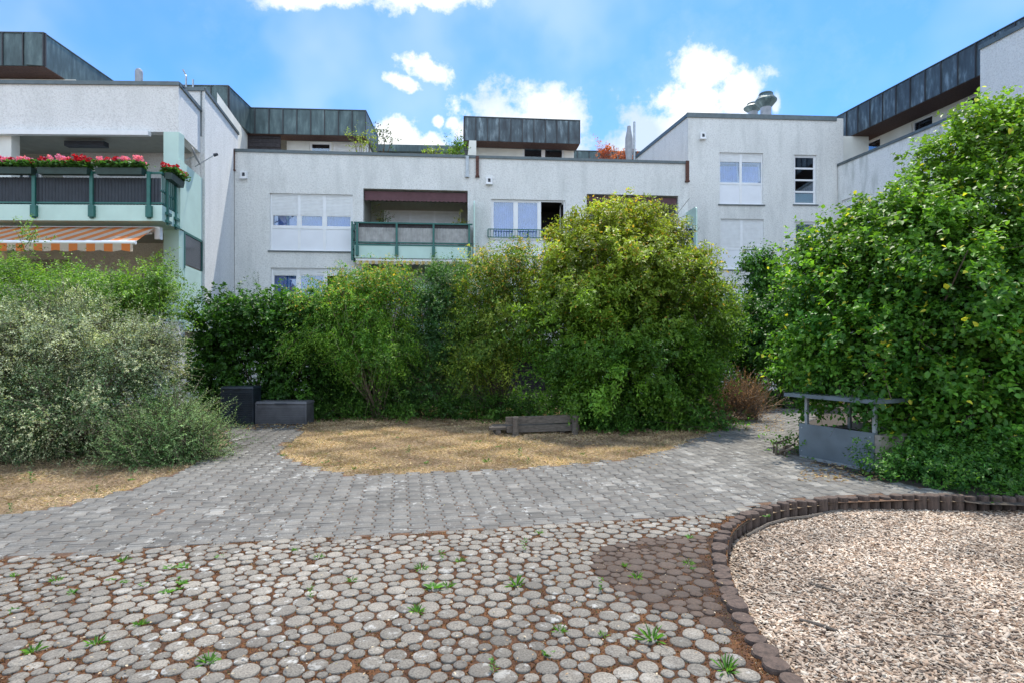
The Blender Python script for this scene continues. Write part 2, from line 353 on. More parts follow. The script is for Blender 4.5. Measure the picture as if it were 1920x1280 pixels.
def window(fr, o, n, parent, cols, shutter=0, transom=None, panel=False, open_col=None, curtain='curtain', sill=True, tilt=False, rows=None):
    """o=(u0,u1,z0,z1); cols = list of column widths fractions; shutter = height; transom = z where the glass ends and the panel begins"""
    a, b, c, d = o; t = .055; mb = MB(); fr0 = n-.13; fr1 = n-.07
    mb.bx(fr, a, b, fr0, fr1, c, c+t); mb.bx(fr, a, b, fr0, fr1, d-t, d); mb.bx(fr, a, a+t, fr0, fr1, c+t, d-t); mb.bx(fr, b-t, b, fr0, fr1, c+t, d-t)
    edges = [a+t]; tot = sum(cols); x = a+t
    for w in cols: x += (b-a-2*t)*w/tot; edges.append(x)
    glass_top = d-t; zt = transom if transom else c+t
    for e in edges[1:-1]: mb.bx(fr, e-.05, e+.05, fr0-.003, fr1+.003, c+t, d-t)
    if transom: mb.bx(fr, a+t, b-t, fr0, fr1-.003, transom-.04, transom+.04)
    rz = [zt+(.04 if transom else 0)]
    if rows:
        for k in range(1, rows): z = zt+(glass_top-zt)*k/rows; mb.bx(fr, a+t, b-t, fr0+.002, fr1-.004, z-.035, z+.035); rz.append(z+.035)
    w = mb.build('window', 'pvc', parent)
    gz0 = zt+(.04 if transom else 0); gz1 = glass_top-shutter
    for i in range(len(cols)):
        e0 = edges[i]+(.05 if i else 0); e1 = edges[i+1]-(.05 if i < len(cols)-1 else 0)
        if open_col == i:
            # casement swung inwards
            s = MB(); s.bx(fr, e1-.05, e1-.005, fr0-.55, fr0-.01, gz0, gz0+.05); s.bx(fr, e1-.05, e1-.005, fr0-.55, fr0-.01, gz1-.05, gz1); s.bx(fr, e1-.05, e1-.005, fr0-.55, fr0-.5, gz0+.05, gz1-.05); s.build('open_sash', 'pvc', w)
            continue
        if tilt:
            # inward tilted sash
            s = MB(); top = -.14; y0 = fr0+.02
            def bar(u0, u1, za, zb):
                na = y0+top*(za-gz0)/(gz1-gz0); nb = y0+top*(zb-gz0)/(gz1-gz0)
                s.hexa([fr.P(u0, na, za), fr.P(u1, na, za), fr.P(u1, na-.04, za), fr.P(u0, na-.04, za), fr.P(u0, nb, zb), fr.P(u1, nb, zb), fr.P(u1, nb-.04, zb), fr.P(u0, nb-.04, zb)])
            if not rows or i > 99:
                bar(e0, e1, gz0, gz0+.045); bar(e0, e1, gz1-.045, gz1); bar(e0, e0+.045, gz0+.045, gz1-.045); bar(e1-.045, e1, gz0+.045, gz1-.045); s.build('sash', 'pvc', w)
        else:
            s = MB(); y0 = fr0+.01; f1 = fr1-.012; q = .035
            s.bx(fr, e0, e1, y0, f1, gz0, gz0+q); s.bx(fr, e0, e1, y0, f1, gz1-q, gz1); s.bx(fr, e0, e0+q, y0, f1, gz0+q, gz1-q); s.bx(fr, e1-q, e1, y0, f1, gz0+q, gz1-q); s.build('sash', 'pvc', w)
        g = MB(); gp = fr0+.03
        g.bx(fr, e0, e1, gp, gp+.006, gz0, gz1); g.build('pane', 'glass', w)
        if curtain:
            nf = int((e1-e0)/.04)+2; cu = MB(); vs = []; fs = []
            for k in range(nf*2+1):
                uu = e0+(e1-e0)*k/(nf*2); nn = fr0-.10+.018*math.sin(k*1.57+i)+random.uniform(-.006, .006)
                vs += [fr.P(uu, nn, gz0-.02), fr.P(uu, nn, gz1-(.16 if tilt else 0))]
            for k in range(nf*2): fs.append((2*k, 2*k+2, 2*k+3, 2*k+1))
            cu.add(vs, fs); cu.build('curtain', curtain, w)
    if shutter:
        s = MB(); k = 0; z = glass_top
        for i in range(len(cols)):
            e0 = edges[i]+(.05 if i else 0); e1 = edges[i+1]-(.05 if i < len(cols)-1 else 0); z = glass_top
            while z > glass_top-shutter+.005:
                z2 = max(z-.052, glass_top-shutter)
                s.add([fr.P(e0, fr1-.02, z), fr.P(e1, fr1-.02, z), fr.P(e1, fr1-.004, z-.012), fr.P(e0, fr1-.004, z-.012), fr.P(e1, fr1-.004, z2+.006), fr.P(e0, fr1-.004, z2+.006), fr.P(e1, fr1-.02, z2), fr.P(e0, fr1-.02, z2)], [(3, 2, 1, 0), (5, 4, 2, 3), (7, 6, 4, 5)]); z = z2
            s.bx(fr, e0, e1, fr1-.03, fr1, z-.03, z)
        s.build('shutter', 'shutter', w)
    if panel and transom:
        s = MB()
        for i in range(len(cols)):
            e0 = edges[i]+(.05 if i else 0); e1 = edges[i+1]-(.05 if i < len(cols)-1 else 0)
            s.bx(fr, e0, e1, fr0+.01, fr1-.02, c+t, transom-.04)
        s.build('panel', 'pvc_panel', w)
    if sill:
        s = MB(); s.bx(fr, a-.06, b+.06, n-.14, n+.05, c-.045, c-.003); s.build('sill', 'coping', w)
    return w
def opn(fr, px0, py0, px1, py1, n=0):
    pm = (px0+px1)/2
    return (fr.U(px0, n), fr.U(px1, n), fr.Z(pm, py1, n), fr.Z(pm, py0, n))
def coping(fr, u0, u1, z, parent, w=.30, n=0, h=.09, mat='coping'):
    mb = MB(); mb.bx(fr, u0, u1, n-w, n+.04, z-.002, z+h*.45); mb.bx(fr, u0, u1, n+.012, n+.045, z-h*.7, z-.004); return mb.build('coping', mat, parent)
def copper(fr, u0, u1, z0, z1, depth, spacing, parent, mat='copper', seam=True, soffit_depth=.6, side=True):
    mb = MB(); mb.bx(fr, u0, u1, -depth, 0, z0, z1); c = mb.build('copper_fascia', mat, parent)
    s = MB(); k = max(1, round((u1-u0)/spacing))
    for i in range(k+1):
        u = u0+(u1-u0)*i/k; s.bx(fr, u-.016, u+.016, -.01, .035, z0+.01, z1+.012)
    s.build('seam', 'seam', c)
    m = MB(); m.bx(fr, u0-.02, u1+.02, -depth, .03, z1+.013, z1+.04); m.build('roof_edge', 'coping', c)
    m = MB(); kk = int(soffit_depth/.09)
    for i in range(kk): m.bx(fr, u0, u1, -.03-(i+1)*.09+.012, -.03-i*.09, z0-.025, z0-.004)
    m.build('soffit', 'soffit', c)
    return c

# ================================================================== MAIN (centre) BUILDING
aM = math.atan(.083)
M0 = W(870, 655, 21.2); FM = Frame(M0.x, M0.y, aM)
bm = thing('apartment_building', 'long white stucco block across the middle with two recessed balconies', 'building', (M0.x, M0.y, 0))
uL, uR = FM.U(440), FM.U(1290); zP = 8.80
zP1 = FM.Z(700, 289); 
W1 = opn(FM, 506, 364, 661, 471); W2 = opn(FM, 508, 503, 652, 600); W3 = opn(FM, 921, 375, 1060, 480); W4 = opn(FM, 921, 515, 1060, 610)
L1 = (FM.U(681), FM.U(877), FM.Z(780, 470), FM.Z(780, 356)); L2 = (FM.U(1100), FM.U(1272), FM.Z(1190, 485), FM.Z(1190, 366))
L3 = (FM.U(681), FM.U(877), FM.Z(780, 620), FM.Z(780, 492)); L4 = (FM.U(1100), FM.U(1272), FM.Z(1190, 620), FM.Z(1190, 500))
G1 = (FM.U(600), FM.U(1086), -.25, FM.Z(1020, 648))
mb = MB(); LD = 1.6
wall_open(mb, FM, uL, uR, -.3, zP1, [W1, W2, W3, W4, G1], .2)
mbw = mb
mb = MB()
wall_open(mb, FM, uL, uR, -.3, zP1, [W1, W2, W3, W4, L1, L2, L3, L4, G1], .22)
mb.bx(FM, uL, uR, -.28, -.24, zP1-.9, zP1-.01)      # parapet's inner face
mb.add([FM.P(uL, 0, -.3), FM.P(uL, -12, -.3), FM.P(uL, -12, zP1-.9), FM.P(uL, -.24, zP1-.9), FM.P(uL, -.24, zP1), FM.P(uL, 0, zP1)], [(0, 1, 2, 3, 4, 5)])
mb.add([FM.P(uR, 0, -.3), FM.P(uR, -12, -.3), FM.P(uR, -12, zP1-.9), FM.P(uR, -.24, zP1-.9), FM.P(uR, -.24, zP1), FM.P(uR, 0, zP1)], [(5, 4, 3, 2, 1, 0)])
mb.build('wall', 'stucco', bm)
mb = MB(); mb.bx(FM, uL, uR, -12, -.285, zP1-1.0, zP1-.9); mb.build('roof', 'concrete', bm)
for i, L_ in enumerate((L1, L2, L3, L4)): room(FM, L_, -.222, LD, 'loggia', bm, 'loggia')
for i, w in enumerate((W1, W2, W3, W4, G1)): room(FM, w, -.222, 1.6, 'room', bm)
uMid = FM.U(872)
coping(FM, uL-.08, uMid, zP1, bm); coping(FM, uMid+.01, uR+.03, zP1-.10+.10, bm, h=.085)
zz = FM.Z(506+80, 403)
window(FM, W1, 0, bm, [48, 45, 48], shutter=W1[3]-.055-FM.Z(585, 403), transom=FM.Z(585, 427), panel=True)
window(FM, W2, 0, bm, [48, 52, 40], shutter=.18, open_col=2, transom=W2[2]+.35, panel=True)
window(FM, W3, 0, bm, [44, 46, 46], shutter=0, open_col=2, transom=FM.Z(990, 448), panel=True)
window(FM, W4, 0, bm, [44, 46, 46], shutter=.5, transom=W4[2]+.6, panel=True)
# loggia back windows
for L_, sh in ((L1, .5), (L2, .3), (L3, .2), (L4, .5)):
    z0 = L_[2]+.15; window(FM, (L_[0]+.5, L_[1]-.25, z0, L_[3]-.35), -LD-.10+.02, bm, [1, 1, 1], shutter=sh, transom=z0+.9, panel=True, curtain=None, sill=False)
# balconies
def balcony(fr, u0, u1, zb, zt, proj, parent, post_us, rail_top, panel_mat, side_l=True, panel_side=None, nrm=0):
    mb = MB(); mb.bx(fr, u0, u1, nrm-.21, nrm+proj, zb, zt); b = mb.build('balcony', 'mint', parent)
    m = MB(); m.bx(fr, u0-.01, u1+.01, nrm+proj-.06, nrm+proj+.015, zt+.002, zt+.05); m.bx(fr, u0, u1, nrm+proj-.05, nrm+proj, rail_top-.05, rail_top); m.bx(fr, u0, u1, nrm+proj-.04, nrm+proj-.01, zt+.10, zt+.14)
    m.bx(fr, u0-.03, u0, nrm-.02, nrm+proj, rail_top-.05, rail_top); m.bx(fr, u0-.03, u0, nrm-.02, nrm+proj, zt+.10, zt+.14)
    m.build('rail', 'green', b)
    for u in post_us:
        m = MB(); m.bx(fr, u-.035, u+.035, nrm+proj+.004, nrm+proj+.05, zb+.06, rail_top-.01); m.bx(fr, u-.055, u+.055, nrm+proj+.002, nrm+proj+.07, zb+.07, zt-.03); m.build('post', 'green', b)
    m = MB(); k = int((u1-u0-.1)/.055); uu0 = u0+.05
    vs = []; fs = []
    for i in range(k*2+1):
        uu = uu0+(u1-u0-.1)*i/(k*2); nn = nrm+proj-.07+(.012 if (i//1) % 2 else -.012)
        vs += [fr.P(uu, nn, zt+.08), fr.P(uu, nn, rail_top-.18)]
    for i in range(k*2): fs.append((2*i, 2*i+2, 2*i+3, 2*i+1))
    m.add(vs, fs); m.build('ribbed_panel', panel_mat, b)
    return b
pj = .45
zb1, zt1, rt1 = FM.Z(780, 485, pj), FM.Z(780, 462, pj), FM.Z(780, 418, pj)
ub0, ub1 = FM.U(665, pj), FM.U(886, pj)
b1 = balcony(FM, ub0, ub1, zb1, zt1, pj, bm, [ub0+.09, FM.U(744, pj), FM.U(813, pj), ub1-.12], rt1, 'ribbed_grey')
m = MB(); m.bx(FM, ub0+.12, ub1-.1, pj-.34, pj-.08, rt1-.20, rt1-.02); m.build('planter', 'darkwood', b1)
m = MB(); m.bx(FM, ub0-.10, ub0-.04, .02, pj+.02, zb1-.05, zb1+.01)
for n_ in (.05, pj): m.bx(FM, ub0-.12, ub0-.06, n_-.03, n_+.03, zb1-.1, rt1)
for z_ in (zb1+.1, zb1+.3, zt1+.2, rt1-.3): m.bx(FM, ub0-.10, ub0-.065, .05, pj, z_, z_+.05)
m.build('side_bracket', 'green', b1)
def side_panel(fr, u, z0, z1, n1, parent):
    m = MB(); pts = [(0.0, z0), (n1, z0)] + [(n1-.12+.12*math.cos(a), z1-.12+.12*math.sin(a)) for a in [i*math.pi/12 for i in range(7)]] + [(0.0, z1)]
    k = len(pts); m.add([fr.P(u, .002+n, z) for n, z in pts]+[fr.P(u+.05, .002+n, z) for n, z in pts], [tuple(range(k-1, -1, -1)), tuple(range(k, 2*k))]+[(i, (i+1) % k, (i+1) % k+k, i+k) for i in range(k)])
    return m.build('privacy_screen', 'mint', parent)
side_panel(FM, FM.U(888, .6), FM.Z(889, 486, .6), FM.Z(889, 376, .6), .62, bm)
zb2, zt2, rt2 = FM.Z(1190, 493, pj), FM.Z(1190, 468, pj), FM.Z(1190, 427, pj)
uc0, uc1 = FM.U(1092, pj), FM.U(1288, pj)
balcony(FM, uc0, uc1, zb2, zt2, pj, bm, [uc0+.09, FM.U(1160, pj), FM.U(1230, pj), uc1-.10], rt2, 'ribbed_grey')
side_panel(FM, FM.U(1304, .9), FM.Z(1300, 520, .9), FM.Z(1300, 388, .9), .95, bm)
# lower balconies, mostly behind the shrubs
zb3, zt3, rt3 = zb1-2.75, zt1-2.75, rt1-2.75
balcony(FM, ub0, ub1, zb3, zt3, pj, bm, [ub0+.09, (ub0+ub1)/2, ub1-.1], rt3, 'ribbed_grey')
balcony(FM, uc0, uc1, zb3, zt3, pj, bm, [uc0+.09, (uc0+uc1)/2, uc1-.1], rt3, 'ribbed_grey')
# french railing
m = MB(); a, b_ = FM.U(915, .1), FM.U(1066, .1); z0, z1 = FM.Z(990, 446, .1), FM.Z(990, 431, .1)
for z_ in (z0, z1): m.bx(FM, a, b_, .07, .10, z_-.015, z_+.015)
for i in range(31):
    u = a+(b_-a)*i/30; w_ = .018 if i % 15 == 0 else .008; m.bx(FM, u-w_, u+w_, .075, .095, z0+.015, z1-.015)
m.bx(FM, a, a+.03, .001, .07, z0, z0+.03); m.bx(FM, b_-.03, b_, .001, .07, z0, z0+.03)
m.build('window_railing', 'green', bm)
def scallop(fr, u0, u1, n, ztop, drop, mat, parent, step=.16, name='valance'):
    mb = MB(); k = int((u1-u0)/.02); vs = []; fs = []
    for i in range(k+1):
        u = u0+(u1-u0)*i/k; z = ztop-drop-.035*abs(math.sin(math.pi*(u-u0)/step)); vs += [fr.P(u, n, ztop), fr.P(u, n, z), fr.P(u, n-.006, ztop), fr.P(u, n-.006, z)]
    for i in range(k): fs += [(4*i+1, 4*i+5, 4*i+4, 4*i), (4*i+2, 4*i+6, 4*i+7, 4*i+3), (4*i+1, 4*i+3, 4*i+7, 4*i+5)]
    mb.add(vs, fs); return mb.build(name, mat, parent)
def rolled_awning(fr, u0, u1, n, z, drop, mat, parent):
    m = MB(); m.bx(fr, u0, u1, n-.13, n, z-.10, z); a = m.build('awning', mat if mat == 'redawn' else 'pvc', parent)
    scallop(fr, u0, u1, n+.01, z-.075, drop, mat, a); return a
rolled_awning(FM, L1[0]+.03, L1[1]-.03, -.12, L1[3]-.06, .24, 'redawn', bm)
rolled_awning(FM, L2[0]+.03, L2[1]-.03, -.12, L2[3]-.06, .16, 'redawn', bm)
rolled_awning(FM, FM.U(667, .4), FM.U(878, .4), .40, FM.Z(770, 486, .4), .10, 'awn_yellow', bm)
# curtain hanging in the lower loggia
m = MB(); vs = []; fs = []
for i in range(17): vs += [FM.P(FM.U(737)+.03*i, -.5+.04*(i % 2), L3[3]-.05), FM.P(FM.U(738)+.025*i, -.5+.05*(i % 2), L3[2])]
for i in range(16): fs.append((2*i, 2*i+1, 2*i+3, 2*i+2))
m.add(vs, fs); m.build('curtain', 'curtain_pale', bm)
def nest_box(fr, px, py, parent, n=0):
    u, z = fr.uz(px, py, n); m = MB(); w = .11
    m.bx(fr, u-w, u-.045, n+.001, n+.10, z-.12, z+.12); m.bx(fr, u+.045, u+w, n+.001, n+.10, z-.12, z+.12); m.bx(fr, u-.045, u+.045, n+.001, n+.10, z+.07, z+.12); m.bx(fr, u-.045, u+.045, n+.001, n+.10, z-.12, z-.06)
    m.bx(fr, u-w-.02, u+w+.02, n+.001, n+.14, z-.15, z-.121); l = m.build('wall_lamp', 'pvc', parent)
    k = MB(); k.bx(fr, u-.044, u+.044, n+.002, n+.05, z-.059, z+.069); k.bx(fr, u-.03, u+.05, n+.101, n+.12, z-.05, z+.03); k.build('lamp_housing', 'ribbed', l)
nest_box(FM, 458, 329, bm); nest_box(FM, 917, 340, bm)
def flashing(fr, px, y0, y1, w, mat, parent, n=0):
    u = fr.U(px, n); m = MB(); m.bx(fr, u-w, u+w, n+.001, n+.08, fr.Z(px, y1), fr.Z(px, y0)); m.bx(fr, u-w-.02, u+w+.02, n+.002, n+.10, fr.Z(px, y1)-.05, fr.Z(px, y1)); return m.build('downpipe', mat, parent)
flashing(FM, 438, 281, 319, .05, 'rust', bm); flashing(FM, 876, 294, 331, .055, 'steel', bm); flashing(FM, 895, 294, 331, .055, 'rust', bm); flashing(FM, 1288, 303, 340, .06, 'rust', bm)
# roof storey A (left) and B (right)
AO = W(452, 655, 23.5); FA = Frame(AO.x, AO.y, math.atan(.06))
zr0, zr1 = 10.46, 11.48
uA1 = FA.U(686)
copper(FA, 0, uA1, zr0, zr1, 3, .56, bm, 'copper', soffit_depth=.7)
m = MB(); wA = (FA.U(580, -.7), FA.U(621, -.7), 8.0, FA.Z(600, 266, -.7)); wA2 = (FA.U(624, -.7), FA.U(682, -.7), 8.0, FA.Z(650, 264, -.7))
wall_open(m, FA, 1.6, uA1-.1, 7.9, zr0-.03, [wA, wA2], .2, -.7); m.add([FA.P(uA1-.1, -.7, 7.9), FA.P(uA1-.1, -4, 7.9), FA.P(uA1-.1, -4, zr0), FA.P(uA1-.1, -.7, zr0)], [(0, 1, 2, 3)]); m.build('upper_wall', 'render', bm)
window(FA, wA, -.7, bm, [1], curtain=None, sill=False); room(FA, wA, -.92, 1.5, 'room', bm); window(FA, wA2, -.7, bm, [1], shutter=1.9, curtain=None, sill=False)
m = MB()
for i in range(14): m.bx(FA, .02, FA.U(526, -.2), -.25, -.2+.02*(i % 2), 8+.18*i, 8+.18*i+.165)
m.build('wood_screen', 'darkwood', bm)
BO = W(870, 655, 24.4); FB = Frame(BO.x, BO.y, math.atan(.09)); uB1 = FB.U(1087)
copper(FB, 0, uB1, 10.50, zr1, 2.6, .51, bm, 'copper_worn', soffit_depth=.8)
# left receding face of copper B gets seams of its own
FBs = Frame(*FB.P(0, 0, 0)[:2], FB.ang+math.pi/2); m = MB()
for i in range(5): m.bx(FBs, .5*i, .5*i+.03, -.01, .05, 10.5, 11.5)
m.build('seam', 'seam', bm)
m = MB(); wB = (FB.U(980, -.8), FB.U(1058, -.8), 8.0, FB.Z(1020, 275, -.8))
wall_open(m, FB, FB.U(895, -.8)-.4, FB.U(1076, -.8), 7.9, 10.47, [wB], .2, -.8); m.add([FB.P(FB.U(1076, -.8), -.8, 7.9), FB.P(FB.U(1076, -.8), -3, 7.9), FB.P(FB.U(1076, -.8), -3, 10.47), FB.P(FB.U(1076, -.8), -.8, 10.47)], [(0, 1, 2, 3)]); m.build('upper_wall', 'render', bm)
window(FB, wB, -.8, bm, [1, 1], curtain=None, sill=False); room(FB, wB, -1.02, 1.5, 'room', bm)
m = MB(); u0, u1 = FB.U(873, .1), FB.U(893, .1)
m.hexa([FB.P(u0-.1, .05, 7.9), FB.P(u1, .05, 7.9), FB.P(u1, -2.6, 7.9), FB.P(u0-.1, -2.6, 7.9), FB.P(u0+.15, .05, 10.48), FB.P(u1, .05, 10.48), FB.P(u1, -2.6, 10.48), FB.P(u0+.15, -2.6, 10.48)]); m.build('wing_wall', 'render', bm)
# far roofs seen over the terraces
FC = Frame(W(1060, 655, 29.0).x, 29.0, math.atan(.05)); copper(FC, 0, FC.U(1215), 10.5, 11.62, 2.0, .6, bm, 'copper', soffit_depth=.3)
m = MB(); m.bx(FC, .3, FC.U(1215), -1.5, -.35, 7.9, 10.47); m.build('upper_wall', 'render', bm)
FD = Frame(W(686, 655, 28.0).x, 28.0, math.atan(.05)); uD = FD.U(872)
m = MB(); m.bx(FD, -.5, uD, -2, 0, 11.30, 11.62); m.build('roof_edge', 'copper', bm)
m = MB(); m.bx(FD, -.5, uD, -1.8, -.25, 7.9, 11.29); m.build('upper_wall', 'render', bm)
for (p0, p1) in ((700, 745), (775, 815)):
    m = MB(); m.bx(FD, FD.U(p0), FD.U(p1), -.24, -.2, 9.2, 11.0); w = m.build('window', 'pvc', bm); m = MB(); m.bx(FD, FD.U(p0)+.08, FD.U(p1)-.08, -.199, -.19, 9.3, 10.9); m.build('pane', 'darkglass', w)

# ================================================================== LEFT BUILDING
C0 = W(335, 655, 15.7); FL = Frame(C0.x, C0.y, R(1.2)); FS = Frame(C0.x, C0.y, aS)
bl = thing('apartment_building', 'white stucco block with geranium balcony and orange striped awning', 'building', (C0.x, C0.y, 0))
zPl = FL.Z(330, 157); uLL = -9.0; s1 = FS.U(376)
zSp = FL.Z(330, 248); zFl = 5.20
m = MB(); OL = (uLL+.02, FL.U(307), zFl, zSp); OL2 = (uLL+.02, FL.U(307), 2.4, 4.85); OL3 = (uLL+.02, FL.U(307), -.25, 2.2)
wall_open(m, FL, uLL, 0, -.3, zPl, [OL, OL2, OL3], .25)
# side wall above the loggia, with openings between screens
OS1 = (.38, s1-.02, 6.75, zSp); OS2 = (.38, s1-.02, 4.0, 4.9); OS3 = (.45, s1-.02, -.25, 2.2)
wall_open(m, FS, 0, s1, -.3, zPl, [OS1, OS2, OS3], .25)
m.build('wall', 'stucco_left', bl)
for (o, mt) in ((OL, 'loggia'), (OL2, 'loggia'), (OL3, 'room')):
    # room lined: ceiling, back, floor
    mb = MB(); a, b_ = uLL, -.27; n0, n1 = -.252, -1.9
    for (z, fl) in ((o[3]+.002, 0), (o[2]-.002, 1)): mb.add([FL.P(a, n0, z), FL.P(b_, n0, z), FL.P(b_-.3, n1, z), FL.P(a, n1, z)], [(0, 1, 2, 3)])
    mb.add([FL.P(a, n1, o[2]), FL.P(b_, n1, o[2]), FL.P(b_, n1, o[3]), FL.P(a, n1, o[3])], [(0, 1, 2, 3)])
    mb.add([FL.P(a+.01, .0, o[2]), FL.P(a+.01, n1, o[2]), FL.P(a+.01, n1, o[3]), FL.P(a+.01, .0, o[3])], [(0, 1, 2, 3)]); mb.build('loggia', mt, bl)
# dim windows and door in the left loggias
window(FL, (FL.U(20, -1.9), FL.U(80, -1.9), 5.25, 7.2), -1.78, bl, [1, 1], curtain='curtain', sill=False)
window(FL, (FL.U(120, -1.9), FL.U(292, -1.9), 5.25, 7.3), -1.78, bl, [1, 1, 1], shutter=1.95, curtain=None, sill=False)
m = MB()
for (a, b_) in ((190, 214), (214, 236), (240, 292)): m.bx(FL, FL.U(a, -1.8), FL.U(b_, -1.8)-.06, -1.84, -1.78, 2.5, 4.35)
m.build('dark_window', 'darkglass', bl)
m = MB(); m.bx(FL, uLL, -.5, -1.86, -1.80, 4.36, 4.84); m.build('shutter_box', 'render', bl)
m = MB()
for (z0, z1) in ((5.2, zSp-.003), (2.4, 4.9)): m.bx(FL, FL.U(307)+.002, 0.012, -.26, .014, z0+.003, z1)
m.build('pillar', 'mint', bl)
m = MB(); m.bx(FL, FL.U(-30), FL.U(12), -.3, -.02, 2.42, 4.82); m.bx(FL, FL.U(-30), FL.U(20), -.3, -.02, 5.25, zSp-.01); m.build('pillar', 'render', bl)
# mint side screens in the side plane
m = MB(); m.bx(FS, -.05, s1-.03, .004, .06, 4.93, 6.80); m.build('side_screen', 'mint', bl); m = MB(); m.bx(FS, .3, s1-.03, .004, .06, 2.18, 3.98); m.build('side_screen', 'mint', bl)
m = MB(); m.bx(FS, .30, s1-.03, .02, .045, 4.02, 4.86); gl = m.build('glass_strip', 'darkglass', bl)
m = MB(); m.bx(FS, .24, .30, .01, .07, 3.9, 4.92); m.bx(FS, s1-.06, s1-.02, .012, .07, 4.0, 4.92); m.bx(FS, .3, s1-.06, .012, .07, 4.86, 4.92); m.build('frame', 'green', gl)
# projecting balcony slab
PJ = 1.1
ubR = FL.U(304, PJ); zB0, zB1 = 4.90, 5.30; rT = FL.Z(200, 322, PJ)
m = MB(); P = FL.P
m.hexa([P(uLL, PJ, zB0), P(ubR, PJ, zB0), FS.P(0, .02, zB0), P(uLL, .003, zB0), P(uLL, PJ, zB1), P(ubR, PJ, zB1), FS.P(0, .02, zB1), P(uLL, .003, zB1)]); bal = m.build('balcony', 'mint', bl)
m = MB(); m.bx(FL, uLL, ubR, PJ-.05, PJ, rT-.05, rT); m.bx(FL, uLL, ubR, PJ-.05, PJ, zB1+.03, zB1+.07)
FBS = Frame(*FL.P(ubR, PJ, 0)[:2], aS)
m.bx(FBS, 0, 1.05, -.05, 0, rT-.05, rT); m.bx(FBS, 0, 1.05, -.05, 0, zB1+.03, zB1+.07); m.bx(FBS, 0, 1.05, -.04, -.01, zB1+.35, zB1+.39); m.build('rail', 'green', bal)
for px in (-45, 65, 173, 280):
    u = FL.U(px, PJ); m = MB(); m.bx(FL, u-.04, u+.04, PJ+.003, PJ+.05, zB0+.05, rT-.005); m.bx(FL, u-.05, u+.09, PJ+.002, PJ+.09, zB0+.08, zB1-.03); m.build('post', 'green', bal)
for s_ in (.25, .8):
    m = MB(); m.bx(FBS, s_, s_+.07, .003, .05, zB0-.05, rT); m.bx(FBS, s_-.08, s_+.2, .004, .07, zB0+.0, zB0+.07);m.bx(FBS, s_-.08, s_+.2, .004, .07, zB0+.2, zB0+.27); m.build('post', 'green', bal)
m = MB(); k = 220; vs = []; fs = []
for i in range(k+1):
    u = uLL+(ubR-.08-uLL)*i/k; nn = PJ-.07+(.015 if i % 2 else -.015); vs += [P(u, nn, zB1+.02), P(u, nn, rT-.14)]
for i in range(k): fs.append((2*i, 2*i+2, 2*i+3, 2*i+1))
m.add(vs, fs)
m.build('ribbed_panel', 'ribbed', bal)
m = MB()
for i in range(9): m.bx(FBS, .06+i*.11, .09+i*.11, -.035, -.015, zB1+.07, rT-.05)
m.build('baluster', 'green', bal)
# lower french railing left
m = MB()
for z_ in (2.5, 3.3): m.bx(FBS, .6, 1.9, -.45, -.41, z_, z_+.05)
for i in range(10): m.bx(FBS, .6+i*.14, .63+i*.14, -.44, -.42, 2.55, 3.3)
m.build('lower_railing', 'green', bl)
# upper loggia: rolled awning casing
m = MB(); m.bx(FL, uLL, FL.U(280, .1), .02, .16, FL.Z(140, 254, .1), FL.Z(140, 247, .1)+.02); m.build('awning_casing', 'shutter', bl)
m = MB(); m.bx(FL, FL.U(120, -.5), FL.U(195, -.5), -.7, -.5, zSp-.22, zSp-.08); m.build('ceiling_lamp', 'ribbed', bl)
# orange awning
zb, zf = 4.80, 4.12; nb, nf = .75, 2.35; u0 = uLL; ur_b, ur_f = FL.U(292, nb), FL.U(252, nf)
m = MB(); m.hexa([P(u0, nb, zb), P(u0, nf, zf), P(ur_f, nf, zf), P(ur_b, nb, zb), P(u0, nb, zb+.008), P(u0, nf, zf+.008), P(ur_f, nf, zf+.008), P(ur_b, nb, zb+.008)]); aw = m.build('awning', 'awn_orange', bl)
m = MB(); m.tube([P(u0, nf, zf), P(ur_f+.03, nf, zf)], .045, 10); m.build('front_bar', 'pvc', aw)
scallop(FL, u0, ur_f-.02, nf+.03, zf-.02, .16, 'awn_orange', aw, step=.5)
m = MB(); m.bx(FL, u0, ur_b+.05, nb-.12, nb, zb-.10, zb+.03); m.bx(FL, ur_b-.02, ur_b+.12, nb-.1, nb+.02, zb-.3, zb+.02); m.tube([P(ur_b-.1, nb, zb-.15), P(ur_b-.9, (nb+nf)/2, (zb+zf)/2-.12), P(ur_f-.15, nf, zf)], .025, 6); m.build('awning_arm', 'pvc', aw)
# copings
m = MB(); m.add([FL.P(uLL, 0, -.3), FL.P(uLL, -9, -.3), FL.P(uLL, -9, zPl), FL.P(uLL, 0, zPl)], [(0, 1, 2, 3)]); m.build('end_wall', 'stucco_left', bl)
coping(FL, uLL, .03, zPl, bl); coping(FS, 0.0, s1, zPl, bl, n=0)
m = MB(); q0, q1 = FS.P(.35, -.3, 0), FS.P(s1, -.3, 0); w9 = (FL.ud[0]*9, FL.ud[1]*9)
m.hexa([(q0[0]-w9[0], q0[1]-w9[1], zPl-.9), (*q0[:2], zPl-.9), (*q1[:2], zPl-.9), (q1[0]-w9[0], q1[1]-w9[1], zPl-.9), (q0[0]-w9[0], q0[1]-w9[1], zPl-.8), (*q0[:2], zPl-.8), (*q1[:2], zPl-.8), (q1[0]-w9[0], q1[1]-w9[1], zPl-.8)]); m.build('roof', 'concrete', bl)
m = MB(); m.bx(FS, s1-.02, s1+.01, .002, .03, FS.Z(375, 255), FS.Z(375, 170)); m.build('downpipe', 'coping', bl)
